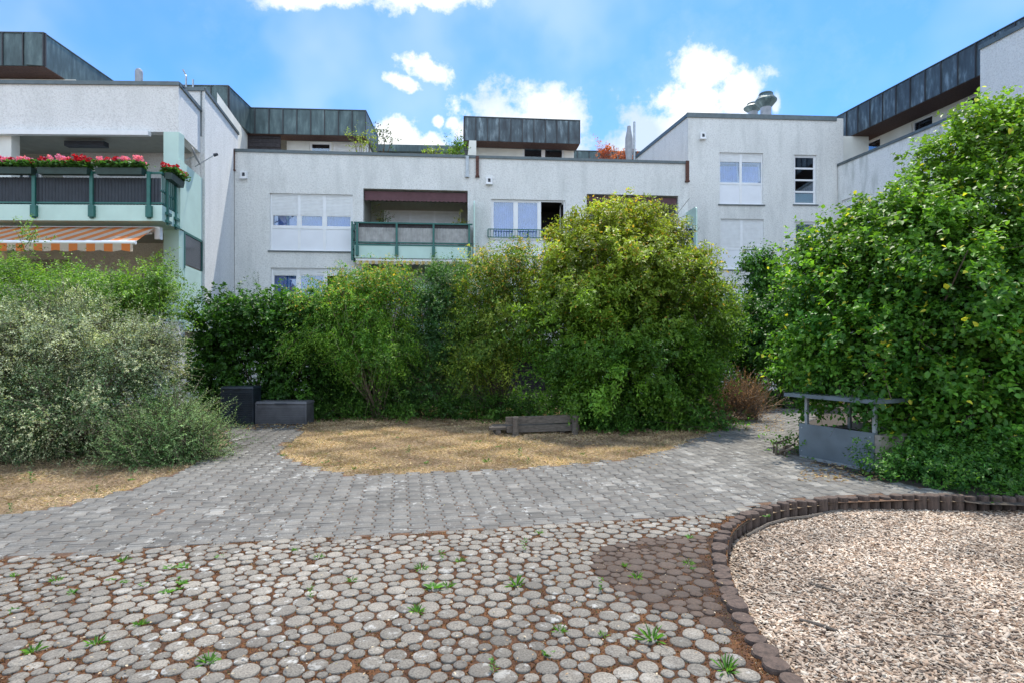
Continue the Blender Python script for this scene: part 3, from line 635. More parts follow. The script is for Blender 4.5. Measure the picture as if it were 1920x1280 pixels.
# second volume
FV = Frame(*FS.P(s1, .12, 0)[:2], aS); zV = 9.52; V1 = 3.65
FVf = Frame(*FV.P(0, 0, 0)[:2], R(1.2))
m = MB(); m.add([FV.P(0, 0, -.3), FV.P(V1, 0, -.3), FV.P(V1, 0, zV), FV.P(0, 0, zV)], [(0, 1, 2, 3)])
m.add([FVf.P(-4, 0, -.3), FVf.P(0, 0, -.3), FVf.P(0, 0, zV), FVf.P(-4, 0, zV)], [(0, 1, 2, 3)]); m.bx(FV, .3, V1, -4, -.3, zV-1, zV-.9); m.build('wall', 'stucco_left', bl)
coping(FV, 0, V1, zV, bl, w=.25); coping(FVf, -4, .0, zV, bl, w=.25)
FW = Frame(*FV.P(V1-.05, -.35, 0)[:2], aS)
m = MB(); m.add([FW.P(-1.2, 0, 8), FW.P(2.8, 0, 8), FW.P(2.8, 0, 10.44), FW.P(-1.2, 0, 10.44)], [(0, 1, 2, 3)]); m.build('upper_wall', 'render', bl)
# copper on the second volume
CV = W(428, 655, 21.6); FX = Frame(CV.x, CV.y, R(1.2)); copper(FX, -3.2, 0, zr0, zr1+.02, 2.0, .62, bl, 'copper', soffit_depth=.6)
FXs = Frame(CV.x, CV.y, aS); m = MB(); m.bx(FXs, 0, 2.2, -.5, .003, zr0+.003, zr1+.01); c = m.build('copper_fascia', 'copper', bl); m = MB()
for i in range(5): m.bx(FXs, .5*i, .5*i+.03, .0, .05, zr0, zr1+.04)
m.build('seam', 'seam', c)
# copper roof storey over the left block
CL_ = W(82, 655, 17.95); FY = Frame(CL_.x, CL_.y, R(1.2)); copper(FY, -5, 0, zr0+.02, zr1, 4.0, .6, bl, 'copper', soffit_depth=.85)
FYs = Frame(CL_.x, CL_.y, aS); m = MB(); m.bx(FYs, 0, 5, -.5, .003, zr0+.023, zr1-.003); c = m.build('copper_fascia', 'copper', bl); m = MB()
for i in range(10): m.bx(FYs, .55*i, .55*i+.035, .0, .06, zr0+.02, zr1+.03)
m.build('seam', 'seam', c)
m = MB(); m.bx(FY, -5, .35, -4, -.85, zPl-.8, zr0-.01); m.build('upper_wall', 'render', bl)
m = MB(); m.bx(FY, -1.7, -.35, -.849, -.80, zPl-.8, 10.2); m.bx(FY, -3.4, -2.1, -.849, -.80, zPl-.8, 10.2); m.build('shutter', 'shutter', bl)
def pipe(px, pw, y0, y1, Y, parent, name='chimney', mat='dishgrey'):
    c = W(px, y1, Y); zt = W(px, y0, Y).z; r = pw/FPX*Y/2; m = MB()
    m.lathe((c.x, c.y, c.z-1), [(r, 0), (r, zt-c.z+1-r*.9), (r*.8, zt-c.z+1-r*.35), (r*.3, zt-c.z+1)], 12); return m.build(name, mat, parent)
pipe(260.5, 13, 129, 154, 20, bl)
m = MB(); p = W(349, 175, 18.5); m.tube([p, p+Vector((.0, 0, .55)), p+Vector((-.1, 0, .75))], .03, 6); p = W(362, 170, 18.5); m.tube([p, p+Vector((0, 0, .35))], .03, 6); m.build('vent_pipe', 'steel', bl)

# ================================================================== RIGHT BLOCK
RO = W(1290, 655, 23.25); FR = Frame(RO.x, RO.y, math.atan(.06))
br = thing('apartment_building', 'taller white stucco block with two roof vents and narrow four pane windows', 'building', (RO.x, RO.y, 0))
zR = FR.Z(1430, 219); uRR = FR.U(1568)
R1 = opn(FR, 1349, 287, 1431, 384); R2 = opn(FR, 1489, 291, 1531, 384); R3 = opn(FR, 1351, 411, 1432, 506); R4 = opn(FR, 1490, 416, 1531, 506); R5 = opn(FR, 1351, 534, 1432, 628); R6 = opn(FR, 1490, 539, 1531, 628)
m = MB(); wall_open(m, FR, 0, uRR+.3, -.3, zR, [R1, R2, R3, R4, R5, R6], .2)
m.add([FR.P(-.5, 0, -.3), FR.P(0, 0, -.3), FR.P(0, 0, 8.6), FR.P(-.5, 0, 8.6)], [(0, 1, 2, 3)])
FRs = Frame(RO.x, RO.y, aS)
m.add([FRs.P(0, 0, 7.5), FRs.P(7, 0, 7.5), FRs.P(7, 0, zR), FRs.P(0, 0, zR)], [(1, 0, 3, 2)])
m.bx(FR, .3, uRR, -7, -.02, zR-.5, zR-.4)
m.build('wall', 'stucco', br)
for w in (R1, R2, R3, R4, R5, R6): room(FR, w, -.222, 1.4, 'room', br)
coping(FR, -.05, uRR, zR, br, h=.16)
m = MB(); m.bx(FRs, .32, 7, -.001, .28, zR-.001, zR+.07); m.bx(FRs, -.02, 7, -.045, -.012, zR-.09, zR+.06); m.build('coping', 'coping', br)
window(FR, R1, 0, br, [1, 1], shutter=.27, transom=FR.Z(1390, 344), panel=True, tilt=True)
window(FR, R3, 0, br, [1, 1], shutter=1.05, transom=FR.Z(1390, 467), panel=True, curtain=None)
window(FR, R5, 0, br, [1, 1], shutter=.25, transom=FR.Z(1390, 594), panel=True, curtain='curtain_pale')
for w in (R2, R4, R6): window(FR, w, 0, br, [1], rows=4, curtain=None)
u = FR.uz(1510, 370); 
m = MB(); m.bx(FR, R2[0]+.07, R2[1]-.07, -.16, -.15, R2[2]+.08, R2[2]+.48); m.build('blind', 'mint', br)
nest_box(FR, 1317, 256, br)
def mushroom(px, y_top, y_base, wcap, Y, parent):
    c = W(px, y_base, Y); s = Y/FPX; H = (y_base-y_top)*s; r = wcap*s/2; m = MB()
    m.lathe((c.x, c.y, c.z-.8), [(r*.5, 0), (r*.5, .8+H*.35)], 18); o = m.build('roof_vent', 'dishgrey', parent, smooth=False); m = MB()
    m.lathe((c.x, c.y, c.z), [(r*.5, H*.35), (r*.98, H*.62), (r, H*.68), (r*.80, H*.80), (r*.62, H*.92), (r*.66, H*.95), (r*.62, H)], 20); m.build('vent_cap', 'copper', o)
mushroom(1436, 176, 217, 39, 24.6, br); mushroom(1412, 195, 219, 34, 25.6, br)

# ================================================================== RIGHT WING
QO = W(1571, 655, 23.6); FQ = Frame(QO.x, QO.y, math.atan2(-1, .194))
bw = thing('apartment_building', 'white wing along the right edge under a long receding copper roof band', 'building', (QO.x, QO.y, 0))
zQ = FQ.Z(1573, 309); uq = FQ.U(1843)
S1 = (FQ.U(1662), FQ.U(1716), FQ.Z(1690, 460), FQ.Z(1690, 338)); S1 = (S1[0], S1[1], S1[3]-1.45, S1[3])
S2 = (FQ.U(1578), FQ.U(1612), S1[3]-2.75+1.3, S1[3]); S2 = (S2[0], S2[1], S1[3]-1.45, S1[3]-.02)
S3 = (FQ.U(1775), FQ.U(1830), S1[3]-1.45, S1[3])
low = [(a, b_, c-2.75, d-2.75) for a, b_, c, d in (S1, S2, S3)]
m = MB(); wall_open(m, FQ, 0, uq, -.3, zQ, [S1, S2, S3]+low, .22); m.bx(FQ, 0.02, uq, -.3, -.26, zQ-.9, zQ-.01); m.build('wall', 'stucco_right', bw)
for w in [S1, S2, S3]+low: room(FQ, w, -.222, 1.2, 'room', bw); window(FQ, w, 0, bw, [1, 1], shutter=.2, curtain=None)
coping(FQ, 0, uq, zQ, bw)
m = MB(); m.bx(FQ, .05, uq+5, -6, -.3, zQ-1, zQ-.9); m.build('roof', 'concrete', bw)
QU = 0.10
FH = Frame(*FQ.P(uq, QU, 0)[:2], FQ.ang); zH = FH.Z(1836, 90)
m = MB(); m.add([FH.P(0, 0, -.3), FH.P(9, 0, -.3), FH.P(9, 0, zH), FH.P(0, 0, zH)], [(0, 1, 2, 3)]); m.add([FH.P(0, 0, -.3), FH.P(0, -.25, -.3), FH.P(0, -.25, zH), FH.P(0, 0, zH)], [(0, 1, 2, 3)])
m.add([FH.P(9, 0, -.3), FH.P(9, -8, -.3), FH.P(9, -8, zH), FH.P(9, 0, zH)], [(0, 1, 2, 3)]); m.bx(FH, 0, 9, -.29, -.25, 8, zH-.01); m.build('wall', 'stucco_left', bw); coping(FH, -.02, 9, zH, bw, h=.12)
KO = W(1567, 655, 24.55); FK = Frame(KO.x, KO.y, FQ.ang); uk = 14
copper(FK, 0, uk, 10.43, 11.50, 5, .62, bw, 'copper_worn', soffit_depth=1.15)
m = MB(); X1 = (FK.U(1621, -1.1), FK.U(1650, -1.1), 8.2, 10.37); X2 = (FK.U(1709, -1.1), FK.U(1748, -1.1), 8.2, 10.37); X3 = (FK.U(1808, -1.1), FK.U(1860, -1.1), 8.2, 10.37)
wall_open(m, FK, -.2, uk, 8, 10.40, [X1, X2, X3], .2, -1.1); m.build('upper_wall', 'render', bw)
for w in (X1, X2, X3): room(FK, w, -1.322, 1, 'room', bw); window(FK, w, -1.1, bw, [1], curtain=None, sill=False, tilt=True)
m = MB(); m.add([FR.P(uRR-.0, -.02, 8), FR.P(uRR+1.4, -.02, 8), FR.P(uRR+1.4, -.02, 10.40), FR.P(uRR, -.02, 10.40)], [(0, 1, 2, 3)]); m.build('upper_wall', 'render', bw)

# ================================================================== GROUND
def poly_px(pts, z=0): return [G(x, y, z) for x, y in pts]
pit_in = [G(x, y) for x, y in [(1500, 1290), (1440, 1215), (1395, 1140), (1368, 1080), (1362, 1030), (1378, 992), (1425, 966), (1500, 950), (1580, 943), (1700, 938), (1800, 940)]]
pit_in = [Vector((pit_in[0].x+.25, pit_in[0].y-.55, 0))] + pit_in + [Vector((7.6, 6.0, 0)), Vector((8.6, 5.0, 0)), Vector((8.9, 3.6, 0)), Vector((8.0, 2.2, 0)), Vector((6.0, 1.2, 0)), Vector((3.6, 1.0, 0)), Vector((2.2, 1.4, 0))]
def smooth_loop(p, it=2):
    for _ in range(it):
        q = []
        for i in range(len(p)):
            a, b_ = p[i], p[(i+1) % len(p)]; q += [a*.75+b_*.25, a*.25+b_*.75]
        p = q
    return p
pit = smooth_loop(pit_in)
def resample(p, step, closed=True):
    q = p+[p[0]] if closed else p; out = []; acc = 0; prev = q[0]; out.append(prev.copy())
    for b_ in q[1:]:
        seg = (b_-prev).length
        while acc+seg >= step:
            t = (step-acc)/seg; prev = prev.lerp(b_, t); out.append(prev.copy()); seg = (b_-prev).length; acc = 0
        acc += seg; prev = b_
    return out
pit = resample(pit, .12)
PITZ = -.105
outer = [Vector((-400, -200, 0)), Vector((400, -200, 0)), Vector((400, 400, 0)), Vector((-400, 400, 0))]
def sheet(name, loops, z, mat, parent=None):
    tris = geometry.tessellate_polygon(loops); vs = [p for l in loops for p in l]
    m = MB(); 
    fs = []
    for t in tris:
        a, b_, c = [vs[i] for i in t]
        fs.append(tuple(t) if (b_-a).cross(c-a).z > 0 else tuple(reversed(t)))
    m.add([(p.x, p.y, z) for p in vs], fs); o = m.build(name, mat, parent); return o
tag(sheet('ground', [outer, pit], 0, 'ground'), kind='structure')
m = MB(); m.add([(1, .5, PITZ-.02), (10, .5, PITZ-.02), (10, 8, PITZ-.02), (1, 8, PITZ-.02)], [(0, 1, 2, 3)]); tag(m.build('playground_pit', 'litter'), kind='structure')
# paved area outline (double-T pavers), island and verges left as ground
pave_out = [(-900, 1120), (-300, 1035), (0, 972), (120, 950), (200, 935), (262, 912), (330, 888), (400, 858), (430, 830), (425, 800), (480, 797), (568, 799), (560, 812), (530, 835), (524, 850), (545, 862), (600, 882), (655, 893), (760, 890), (900, 884), (1000, 878), (1090, 871), (1180, 862), (1232, 853), (1275, 836), (1310, 821), (1360, 802), (1410, 785), (1450, 772), (1462, 760), (1500, 757), (1540, 770), (1500, 800), (1490, 850), (1530, 872), (1600, 893), (1660, 905), (1760, 920), (1820, 936)]
pav = [G(x, y) for x, y in pave_out]
pitd = Vector((0, 0, 0))
split_px = [(-900, 1175), (-300, 1075), (0, 1052), (180, 1046), (337, 1028), (525, 1016), (712, 1009), (900, 997), (1106, 984), (1240, 976), (1345, 968), (1420, 950)]
split = [G(x, y) for x, y in split_px]
def inside(pt, poly):
    x, y = pt; c = False; n = len(poly); j = n-1
    for i in range(n):
        if (poly[i].y > y) != (poly[j].y > y) and x < (poly[j].x-poly[i].x)*(y-poly[i].y)/(poly[j].y-poly[i].y)+poly[i].x: c = not c
        j = i
    return c
def np_inside(X, Y, poly):
    c = np.zeros(len(X), bool); n = len(poly); j = n-1
    for i in range(n):
        a, b_ = poly[i], poly[j]
        if a.y != b_.y:
            t = ((a.y > Y) != (b_.y > Y)) & (X < (b_.x-a.x)*(Y-a.y)/(b_.y-a.y)+a.x); c ^= t
        j = i
    return c
def split_y(x):
    xs = [p.x for p in split]; ys = [p.y for p in split]; return float(np.interp(x, xs, ys))
# bedding sheets
pv = [p.copy() for p in pav]
pave_poly = pv + [Vector((5.3, 6.25, 0)), Vector((4.2, 6.25, 0))] + [p for p in reversed(split)]
pave_poly = pv + [p for p in reversed(split)]
tag(sheet('paver_bed', [pave_poly], .017, 'joint'), kind='structure')
rb = [p.copy() for p in split] 
edge_pit = [p for p in pit if p.x < 2.75 and p.y > 1.2]
round_poly = [Vector((split[0].x, .6, 0)), Vector((3.0, .6, 0)), Vector((2.2, 1.3, 0))] + sorted([p for p in pit if p.x < (2.9 if p.y < 5.4 else 2.9) and p.y > 1.45 and p.y < 6.2 and not (p.y < 1.6 and p.x > 2.0)], key=lambda q: 0) + [p for p in reversed(split[:-1])]
# order: pit vertices on the near left arc from the bottom upwards
arc = [p for p in pit if p.x < 2.6 and 1.5 < p.y < 5.6]; arc.sort(key=lambda p: p.y)
round_poly = [Vector((split[0].x, .6, 0)), Vector((arc[0].x, .6, 0))] + arc + [p for p in reversed(split[:-1])]
tag(sheet('moss_bed', [round_poly], .0225, 'moss'), kind='structure')

bed = poly_px([(565, 800), (700, 786), (900, 780), (1040, 790), (1120, 806), (1300, 808), (1345, 800), (1410, 783), (1462, 755), (1470, 736), (1300, 715), (900, 712), (560, 712), (370, 735), (420, 800)])
tag(sheet('planting_bed', [bed], .004, 'solid_soil'), kind='structure')
bed2 = poly_px([(1485, 790), (1492, 855), (1600, 890), (1700, 925), (1840, 945), (2300, 960), (2300, 750), (1540, 745)]); tag(sheet('planting_bed', [bed2], .004, 'solid_soil'), kind='structure')
bed3 = poly_px([(-500, 850), (0, 868), (150, 872), (300, 868), (400, 835), (400, 780), (330, 745), (-500, 745)]); tag(sheet('planting_bed', [bed3], .004, 'solid_soil'), kind='structure')
# --- double-T pavers (one paving surface)
def pavers():
    A = math.atan2(1, -.194); vd = np.array([-.194, 1])/math.hypot(.194, 1); ud = np.array([vd[1], -vd[0]])
    pw, pl, a = .165, .205, .014
    prof = [(-pw/2-a, -pl/2), (pw/2+a, -pl/2), (pw/2+a, -pl*.27), (pw/2-a, -pl*.17), (pw/2-a, pl*.17), (pw/2+a, pl*.27), (pw/2+a, pl/2), (-pw/2-a, pl/2), (-pw/2-a, pl*.27), (-pw/2+a, pl*.17), (-pw/2+a, -pl*.17), (-pw/2-a, -pl*.27)]
    prof = np.array(prof); g = .0045
    shr = prof.copy(); shr[:, 0] -= np.sign(shr[:, 0])*g; shr[:, 1] -= np.sign(shr[:, 1])*g
    top = shr.copy(); top[:, 0] -= np.sign(top[:, 0])*.006; top[:, 1] -= np.sign(top[:, 1])*.006
    cs = []
    for i in range(-95, 75):
        for j in range(8, 105):
            c = ud*i*pw + vd*(j+(.5 if i % 2 else 0))*pl; cs.append(c)
    cs = np.array(cs); ok = np_inside(cs[:, 0], cs[:, 1], pave_poly); pa = np.array([(p.x, p.y) for p in pit]); dd = np.min(np.hypot(cs[:, 0, None]-pa[None, :, 0], cs[:, 1, None]-pa[None, :, 1]), 1); ok &= (dd > .21) & ~np_inside(cs[:, 0], cs[:, 1], pit); cs = cs[ok]
    # keep them off the log edging
    n = len(cs); base = np.zeros((n, 24, 3), np.float32)
    h = .0235+rng.normal(0, .0018, n); tl = rng.normal(0, .010, (n, 2)); rt = rng.normal(0, .012, n)
    for k, (pp, zz) in enumerate(((shr, 0), (top, 1))):
        X = pp[None, :, 0]*np.cos(rt)[:, None]-pp[None, :, 1]*np.sin(rt)[:, None]; Y = pp[None, :, 0]*np.sin(rt)[:, None]+pp[None, :, 1]*np.cos(rt)[:, None]
        base[:, k*12:(k+1)*12, 0] = cs[:, 0, None]+X*ud[0]+Y*vd[0]; base[:, k*12:(k+1)*12, 1] = cs[:, 1, None]+X*ud[1]+Y*vd[1]
        base[:, k*12:(k+1)*12, 2] = (h[:, None]+X*tl[:, :1]+Y*tl[:, 1:]) - (0 if zz else .005)
    low = base[:, :12].copy(); low[:, :, 2] = 0
    V = np.concatenate([low, base], 1).reshape(-1, 3)
    q = []
    for i in range(12):
        j = (i+1) % 12; q += [(i, j, j+12, i+12), (i+12, j+12, j+24, i+24)]
    t = 24; q += [(t+0, t+1, t+2, t+11), (t+11, t+2, t+3, t+10), (t+10, t+3, t+4, t+9), (t+9, t+4, t+5, t+8), (t+8, t+5, t+6, t+7)]
    q = np.array(q); F = (q[None]+np.arange(n)[:, None, None]*36).reshape(-1, 4)
    br_ = np.clip(rng.normal(1, .12, n), .7, 1.4)
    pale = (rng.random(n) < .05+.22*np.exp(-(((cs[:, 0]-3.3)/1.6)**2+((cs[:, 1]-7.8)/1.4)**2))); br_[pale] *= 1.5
    cx, cy = cs[:, 0], cs[:, 1]; br_ *= 1-.38*np.clip((cy-8.2)/2.2, 0, 1)*np.clip((-1.2-cx)/2, 0, 1)  # left path darker: weathered pavers, with shade by the boxes put into the colour
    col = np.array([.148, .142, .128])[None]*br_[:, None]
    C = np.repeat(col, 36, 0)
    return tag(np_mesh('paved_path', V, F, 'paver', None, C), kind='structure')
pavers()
# --- round pavers, packed by size
def in_wood(x, y):
    # dark wooden rounds: blob beside the pit
    p = [(1110, 1040), (1160, 1015), (1250, 1003), (1330, 1010), (1375, 1040), (1380, 1100), (1420, 1170), (1460, 1235), (1400, 1205), (1330, 1175), (1260, 1155), (1190, 1120), (1140, 1090)]
    return inside((x, y), WOODP)
WOODP = [G(x, y, .03) for x, y in [(1105, 1045), (1150, 1018), (1250, 1003), (1330, 1003), (1400, 1040), (1420, 1100), (1450, 1170), (1470, 1225), (1405, 1190), (1330, 1165), (1240, 1140), (1180, 1115), (1130, 1085)]]
pc0 = Vector((sum(p.x for p in pit)/len(pit), sum(p.y for p in pit)/len(pit), 0))
def rounds():
    wb = []
    for p in resample(WOODP, .08):
        if inside((p.x, p.y), pit): q = min(pit, key=lambda a: (a-p).length); p = q+(q-pc0).normalized()*.04
        wb.append(Vector((p.x, p.y, 0)))
    tag(sheet('dark_moss_bed', [wb], .0255, 'dark_moss'), kind='structure')
    xs0, xs1, ys0, ys1 = -7.6, 2.9, 2.35, 6.6; cell = .2; grid = {}
    xa, xb, ya, yb = -6.2, 2.9, 2.25, 6.4
    N0 = int((xb-xa)*(yb-ya)*.93/(math.pi*.0570**2)); r_ = rng.choice([.077, .067, .056, .046, .037], N0, p=[.20, .20, .20, .22, .18])*rng.uniform(.95, 1.05, N0)
    P = np.stack([rng.uniform(xa, xb, N0), rng.uniform(ya, yb, N0)], 1)
    for it in range(90):
        if it % 6 == 0:
            cell = .17; key = np.floor((P-[xa-1, ya-1])/cell).astype(int); d_ = {}
            for i, (a_, b_) in enumerate(key): d_.setdefault((a_, b_), []).append(i)
            I, J = [], []
            for (a_, b_), li_ in d_.items():
                for (e, f) in ((0, 0), (1, 0), (0, 1), (1, 1), (1, -1)):
                    lj = d_.get((a_+e, b_+f))
                    if not lj: continue
                    for i in li_:
                        for j in lj:
                            if (e, f) != (0, 0) or i < j: I.append(i); J.append(j)
            I = np.array(I); J = np.array(J)
        D = P[J]-P[I]; L_ = np.hypot(D[:, 0], D[:, 1])+1e-6; ov = np.clip(r_[I]+r_[J]+.003-L_, 0, None)*.42; mv = D/L_[:, None]*ov[:, None]
        np.add.at(P, J, mv); np.add.at(P, I, -mv); P[:, 0] = np.clip(P[:, 0], xa, xb); P[:, 1] = np.clip(P[:, 1], ya, yb)
    D = P[J]-P[I]; L_ = np.hypot(D[:, 0], D[:, 1]); sc_ = np.ones(N0)
    q = np.clip((L_-.003)/(r_[I]+r_[J]), .3, 1); np.minimum.at(sc_, I, q); np.minimum.at(sc_, J, q); r_ = r_*np.maximum(sc_, .80)
    X, Y = P[:, 0], P[:, 1]; sy = np.interp(X, [p.x for p in split], [p.y for p in split]); pa = np.array([(p.x, p.y) for p in pit])
    dd = np.min(np.hypot(X[:, None]-pa[None, :, 0], Y[:, None]-pa[None, :, 1]), 1)
    ok = (Y < sy-r_*.55) & ~np_inside(X, Y, pit) & (dd > .125+r_) & (np.abs(X) < .95*Y+.4) & (sc_ > .62); C = np.stack([X, Y, r_], 1)[ok]
    wood = np_inside(C[:, 0], C[:, 1], WOODP)
    K = 20; ang = np.arange(K)*2*math.pi/K
    for nm, sel, mat in (('round_paving', ~wood, 'round'), ('wood_round_paving', wood, 'woodround')):
        c = C[sel]; m_ = len(c); jr = 1+rng.normal(0, .018, (m_, K)) + .03*np.sin(2*ang[None]+rng.uniform(0, 6.3, (m_, 1)))
        if nm[0] == 'w': c[:, 2] *= 1.06; jr += rng.normal(0, .02, (m_, K))
        h = .030+rng.normal(0, .0022, m_); tl = rng.normal(0, .018, (m_, 2))
        V = np.zeros((m_, 4, K, 3), np.float32)
        for k, (rf, dz) in enumerate(((1.0, None), (1.0, -.004), (.965, 0), (.45, .0008))):
            X = c[:, 2, None]*jr*rf*np.cos(ang)[None]; Y = c[:, 2, None]*jr*rf*np.sin(ang)[None]
            V[:, k, :, 0] = c[:, 0, None]+X; V[:, k, :, 1] = c[:, 1, None]+Y; V[:, k, :, 2] = 0 if dz is None else h[:, None]+dz+X*tl[:, :1]+Y*tl[:, 1:]
        V = V.reshape(-1, 3); q = []
        for k in range(3):
            for i in range(K): q.append((k*K+i, k*K+(i+1) % K, (k+1)*K+(i+1) % K, (k+1)*K+i))
        for i in range(K//2-1): q.append((3*K+i, 3*K+i+1, 3*K+K-2-i, 3*K+K-1-i))
        q = np.array(q); F = (q[None]+np.arange(m_)[:, None, None]*4*K).reshape(-1, 4)
        b_ = np.clip(rng.normal(1, .105, m_), .6, 1.4); 
        # large patches of darker and lighter stones
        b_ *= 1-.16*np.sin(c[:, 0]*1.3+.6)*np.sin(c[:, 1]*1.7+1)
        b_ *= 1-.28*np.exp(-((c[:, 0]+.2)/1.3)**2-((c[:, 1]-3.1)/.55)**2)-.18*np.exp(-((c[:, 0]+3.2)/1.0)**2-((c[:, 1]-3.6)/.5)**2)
        if nm[0] == 'w': col = np.array([.085, .058, .042])[None]*b_[:, None]
        else:
            warm = rng.random(m_)[:, None]; col = (np.array([.235, .212, .176])[None]*(1-warm)+np.array([.160, .146, .122])[None]*warm)*b_[:, None]
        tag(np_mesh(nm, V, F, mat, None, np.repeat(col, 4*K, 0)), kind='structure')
    return C
RC = rounds()
# --- log palisade
pal = thing('log_edging', 'curved edging of short dark upright logs around the wood chip pit', 'edging', (pit[0].x, pit[0].y, 0))
outp = []
pc = Vector((sum(p.x for p in pit)/len(pit), sum(p.y for p in pit)/len(pit), 0))
ring = resample([p+((p-pc).normalized()*.065) for p in pit], .132)
for i, p in enumerate(ring):
    if p.y < 1.3 or p.x > 8: continue
    if (p-Vector((0, 0, 0))).length < .5: continue
    r = random.uniform(.052, .074); h = random.uniform(.040, .066); k = 14; m = MB(); ph = random.random()*6
    jr = [1+random.uniform(-.05, .05) for _ in range(k)]; tx, ty = random.uniform(-.1, .1), random.uniform(-.1, .1)
    vs = []; prof = [(1.03, -.35), (1.0, h-.012), (.93, h), (.4, h+.002)]
    for (f, z) in prof: vs += [(p.x+r*f*jr[j]*math.cos(j*6.2832/k), p.y+r*f*jr[j]*math.sin(j*6.2832/k), z+(0 if z < 0 else r*f*(tx*math.cos(j*6.2832/k)+ty*math.sin(j*6.2832/k)))) for j in range(k)]
    fs = [(a*k+j, a*k+(j+1) % k, (a+1)*k+(j+1) % k, (a+1)*k+j) for a in range(3) for j in range(k)]+[tuple(3*k+j for j in range(k))]
    m.add(vs, fs); m.build('log', 'logwood', pal)
# --- wood chips
def chips(n):
    X = rng.uniform(1.5, 9, n*3); Y = 1.2+6.3*rng.random(n*3)**1.25; ok = np_inside(X, Y, pit) & ((X < Y*1.0+.4) | ((X < Y*1.45+1) & (rng.random(n*3) < .55))); X = X[ok][:n]; Y = Y[ok][:n]; n = len(X)
    sc = np.where(rng.random(n) < .08, 1.9, 1.0)
    L_ = rng.uniform(.013, .047, n)*sc; w = rng.uniform(.007, .020, n)*np.sqrt(sc); t = rng.uniform(.002, .005, n); a = rng.uniform(0, math.pi, n)
    dx = np.stack([np.cos(a), np.sin(a), rng.normal(0, .28, n)], 1); dx /= np.linalg.norm(dx, axis=1)[:, None]
    dy = np.stack([-np.sin(a), np.cos(a), rng.normal(0, .35, n)], 1); dy -= dx*np.sum(dx*dy, 1)[:, None]; dy /= np.linalg.norm(dy, axis=1)[:, None]; dz = np.cross(dx, dy)
    z = PITZ+rng.random(n)*.022+.012*np.sin(X*3)*np.cos(Y*2.6); c = np.stack([X, Y, z], 1)
    V = np.zeros((n, 8, 3))
    tap = rng.uniform(.5, 1, n)
    for i, (sx, sy, sz) in enumerate(((-1, -1, -1), (1, -1, -1), (1, 1, -1), (-1, 1, -1), (-1, -1, 1), (1, -1, 1), (1, 1, 1), (-1, 1, 1))):
        V[:, i] = c+dx*(sx*L_/2)[:, None]+dy*(sy*w/2*(tap if sx > 0 else 1))[:, None]+dz*(sz*t/2)[:, None]
    q = np.array([(4, 5, 6, 7), (0, 1, 5, 4), (1, 2, 6, 5), (2, 3, 7, 6), (3, 0, 4, 7)]); F = (q[None]+np.arange(n)[:, None, None]*8).reshape(-1, 4)
    pal_ = np.array([(.58, .46, .35), (.72, .62, .50), (.47, .34, .24), (.29, .19, .12), (.13, .085, .06), (.64, .53, .42)]); C = pal_[rng.choice(6, n, p=[.27, .18, .22, .15, .08, .10])]*rng.uniform(.75, 1.15, (n, 1))*(.86+.14*np.sin(X*2.2+np.sin(Y*3)))[:, None]
    tag(np_mesh('wood_chips', V.reshape(-1, 3), F, 'chip', None, np.repeat(C, 8, 0)), 'pale brown wood chips filling the playground pit', 'wood chips', kind='stuff')
chips(125000)

# ================================================================== FOLIAGE
def leaves_mesh(P, D, N, L_, Wd, C):
    """ovate folded leaves: P base, D direction, N normal"""
    D = D/np.linalg.norm(D, axis=1)[:, None]; N = N-D*np.sum(N*D, 1)[:, None]; N /= (np.linalg.norm(N, axis=1)[:, None]+1e-9); S = np.cross(D, N)
    L1 = L_[:, None]; W1_ = Wd[:, None]
    V = np.stack([P, P+D*L1*.33+S*W1_*.5+N*W1_*.14, P+D*L1*.72+S*W1_*.33+N*W1_*.06, P+D*L1-N*L1*.12, P+D*L1*.72-S*W1_*.33+N*W1_*.06, P+D*L1*.33-S*W1_*.5+N*W1_*.14], 1)
    n = len(P); q = np.array([(0, 1, 2, 3), (0, 3, 4, 5)]); F = (q[None]+np.arange(n)[:, None, None]*6).reshape(-1, 4)
    return V.reshape(-1, 3), F, np.repeat(C, 6, 0)
def unit(v): return v/(np.linalg.norm(v, axis=1)[:, None]+1e-9)
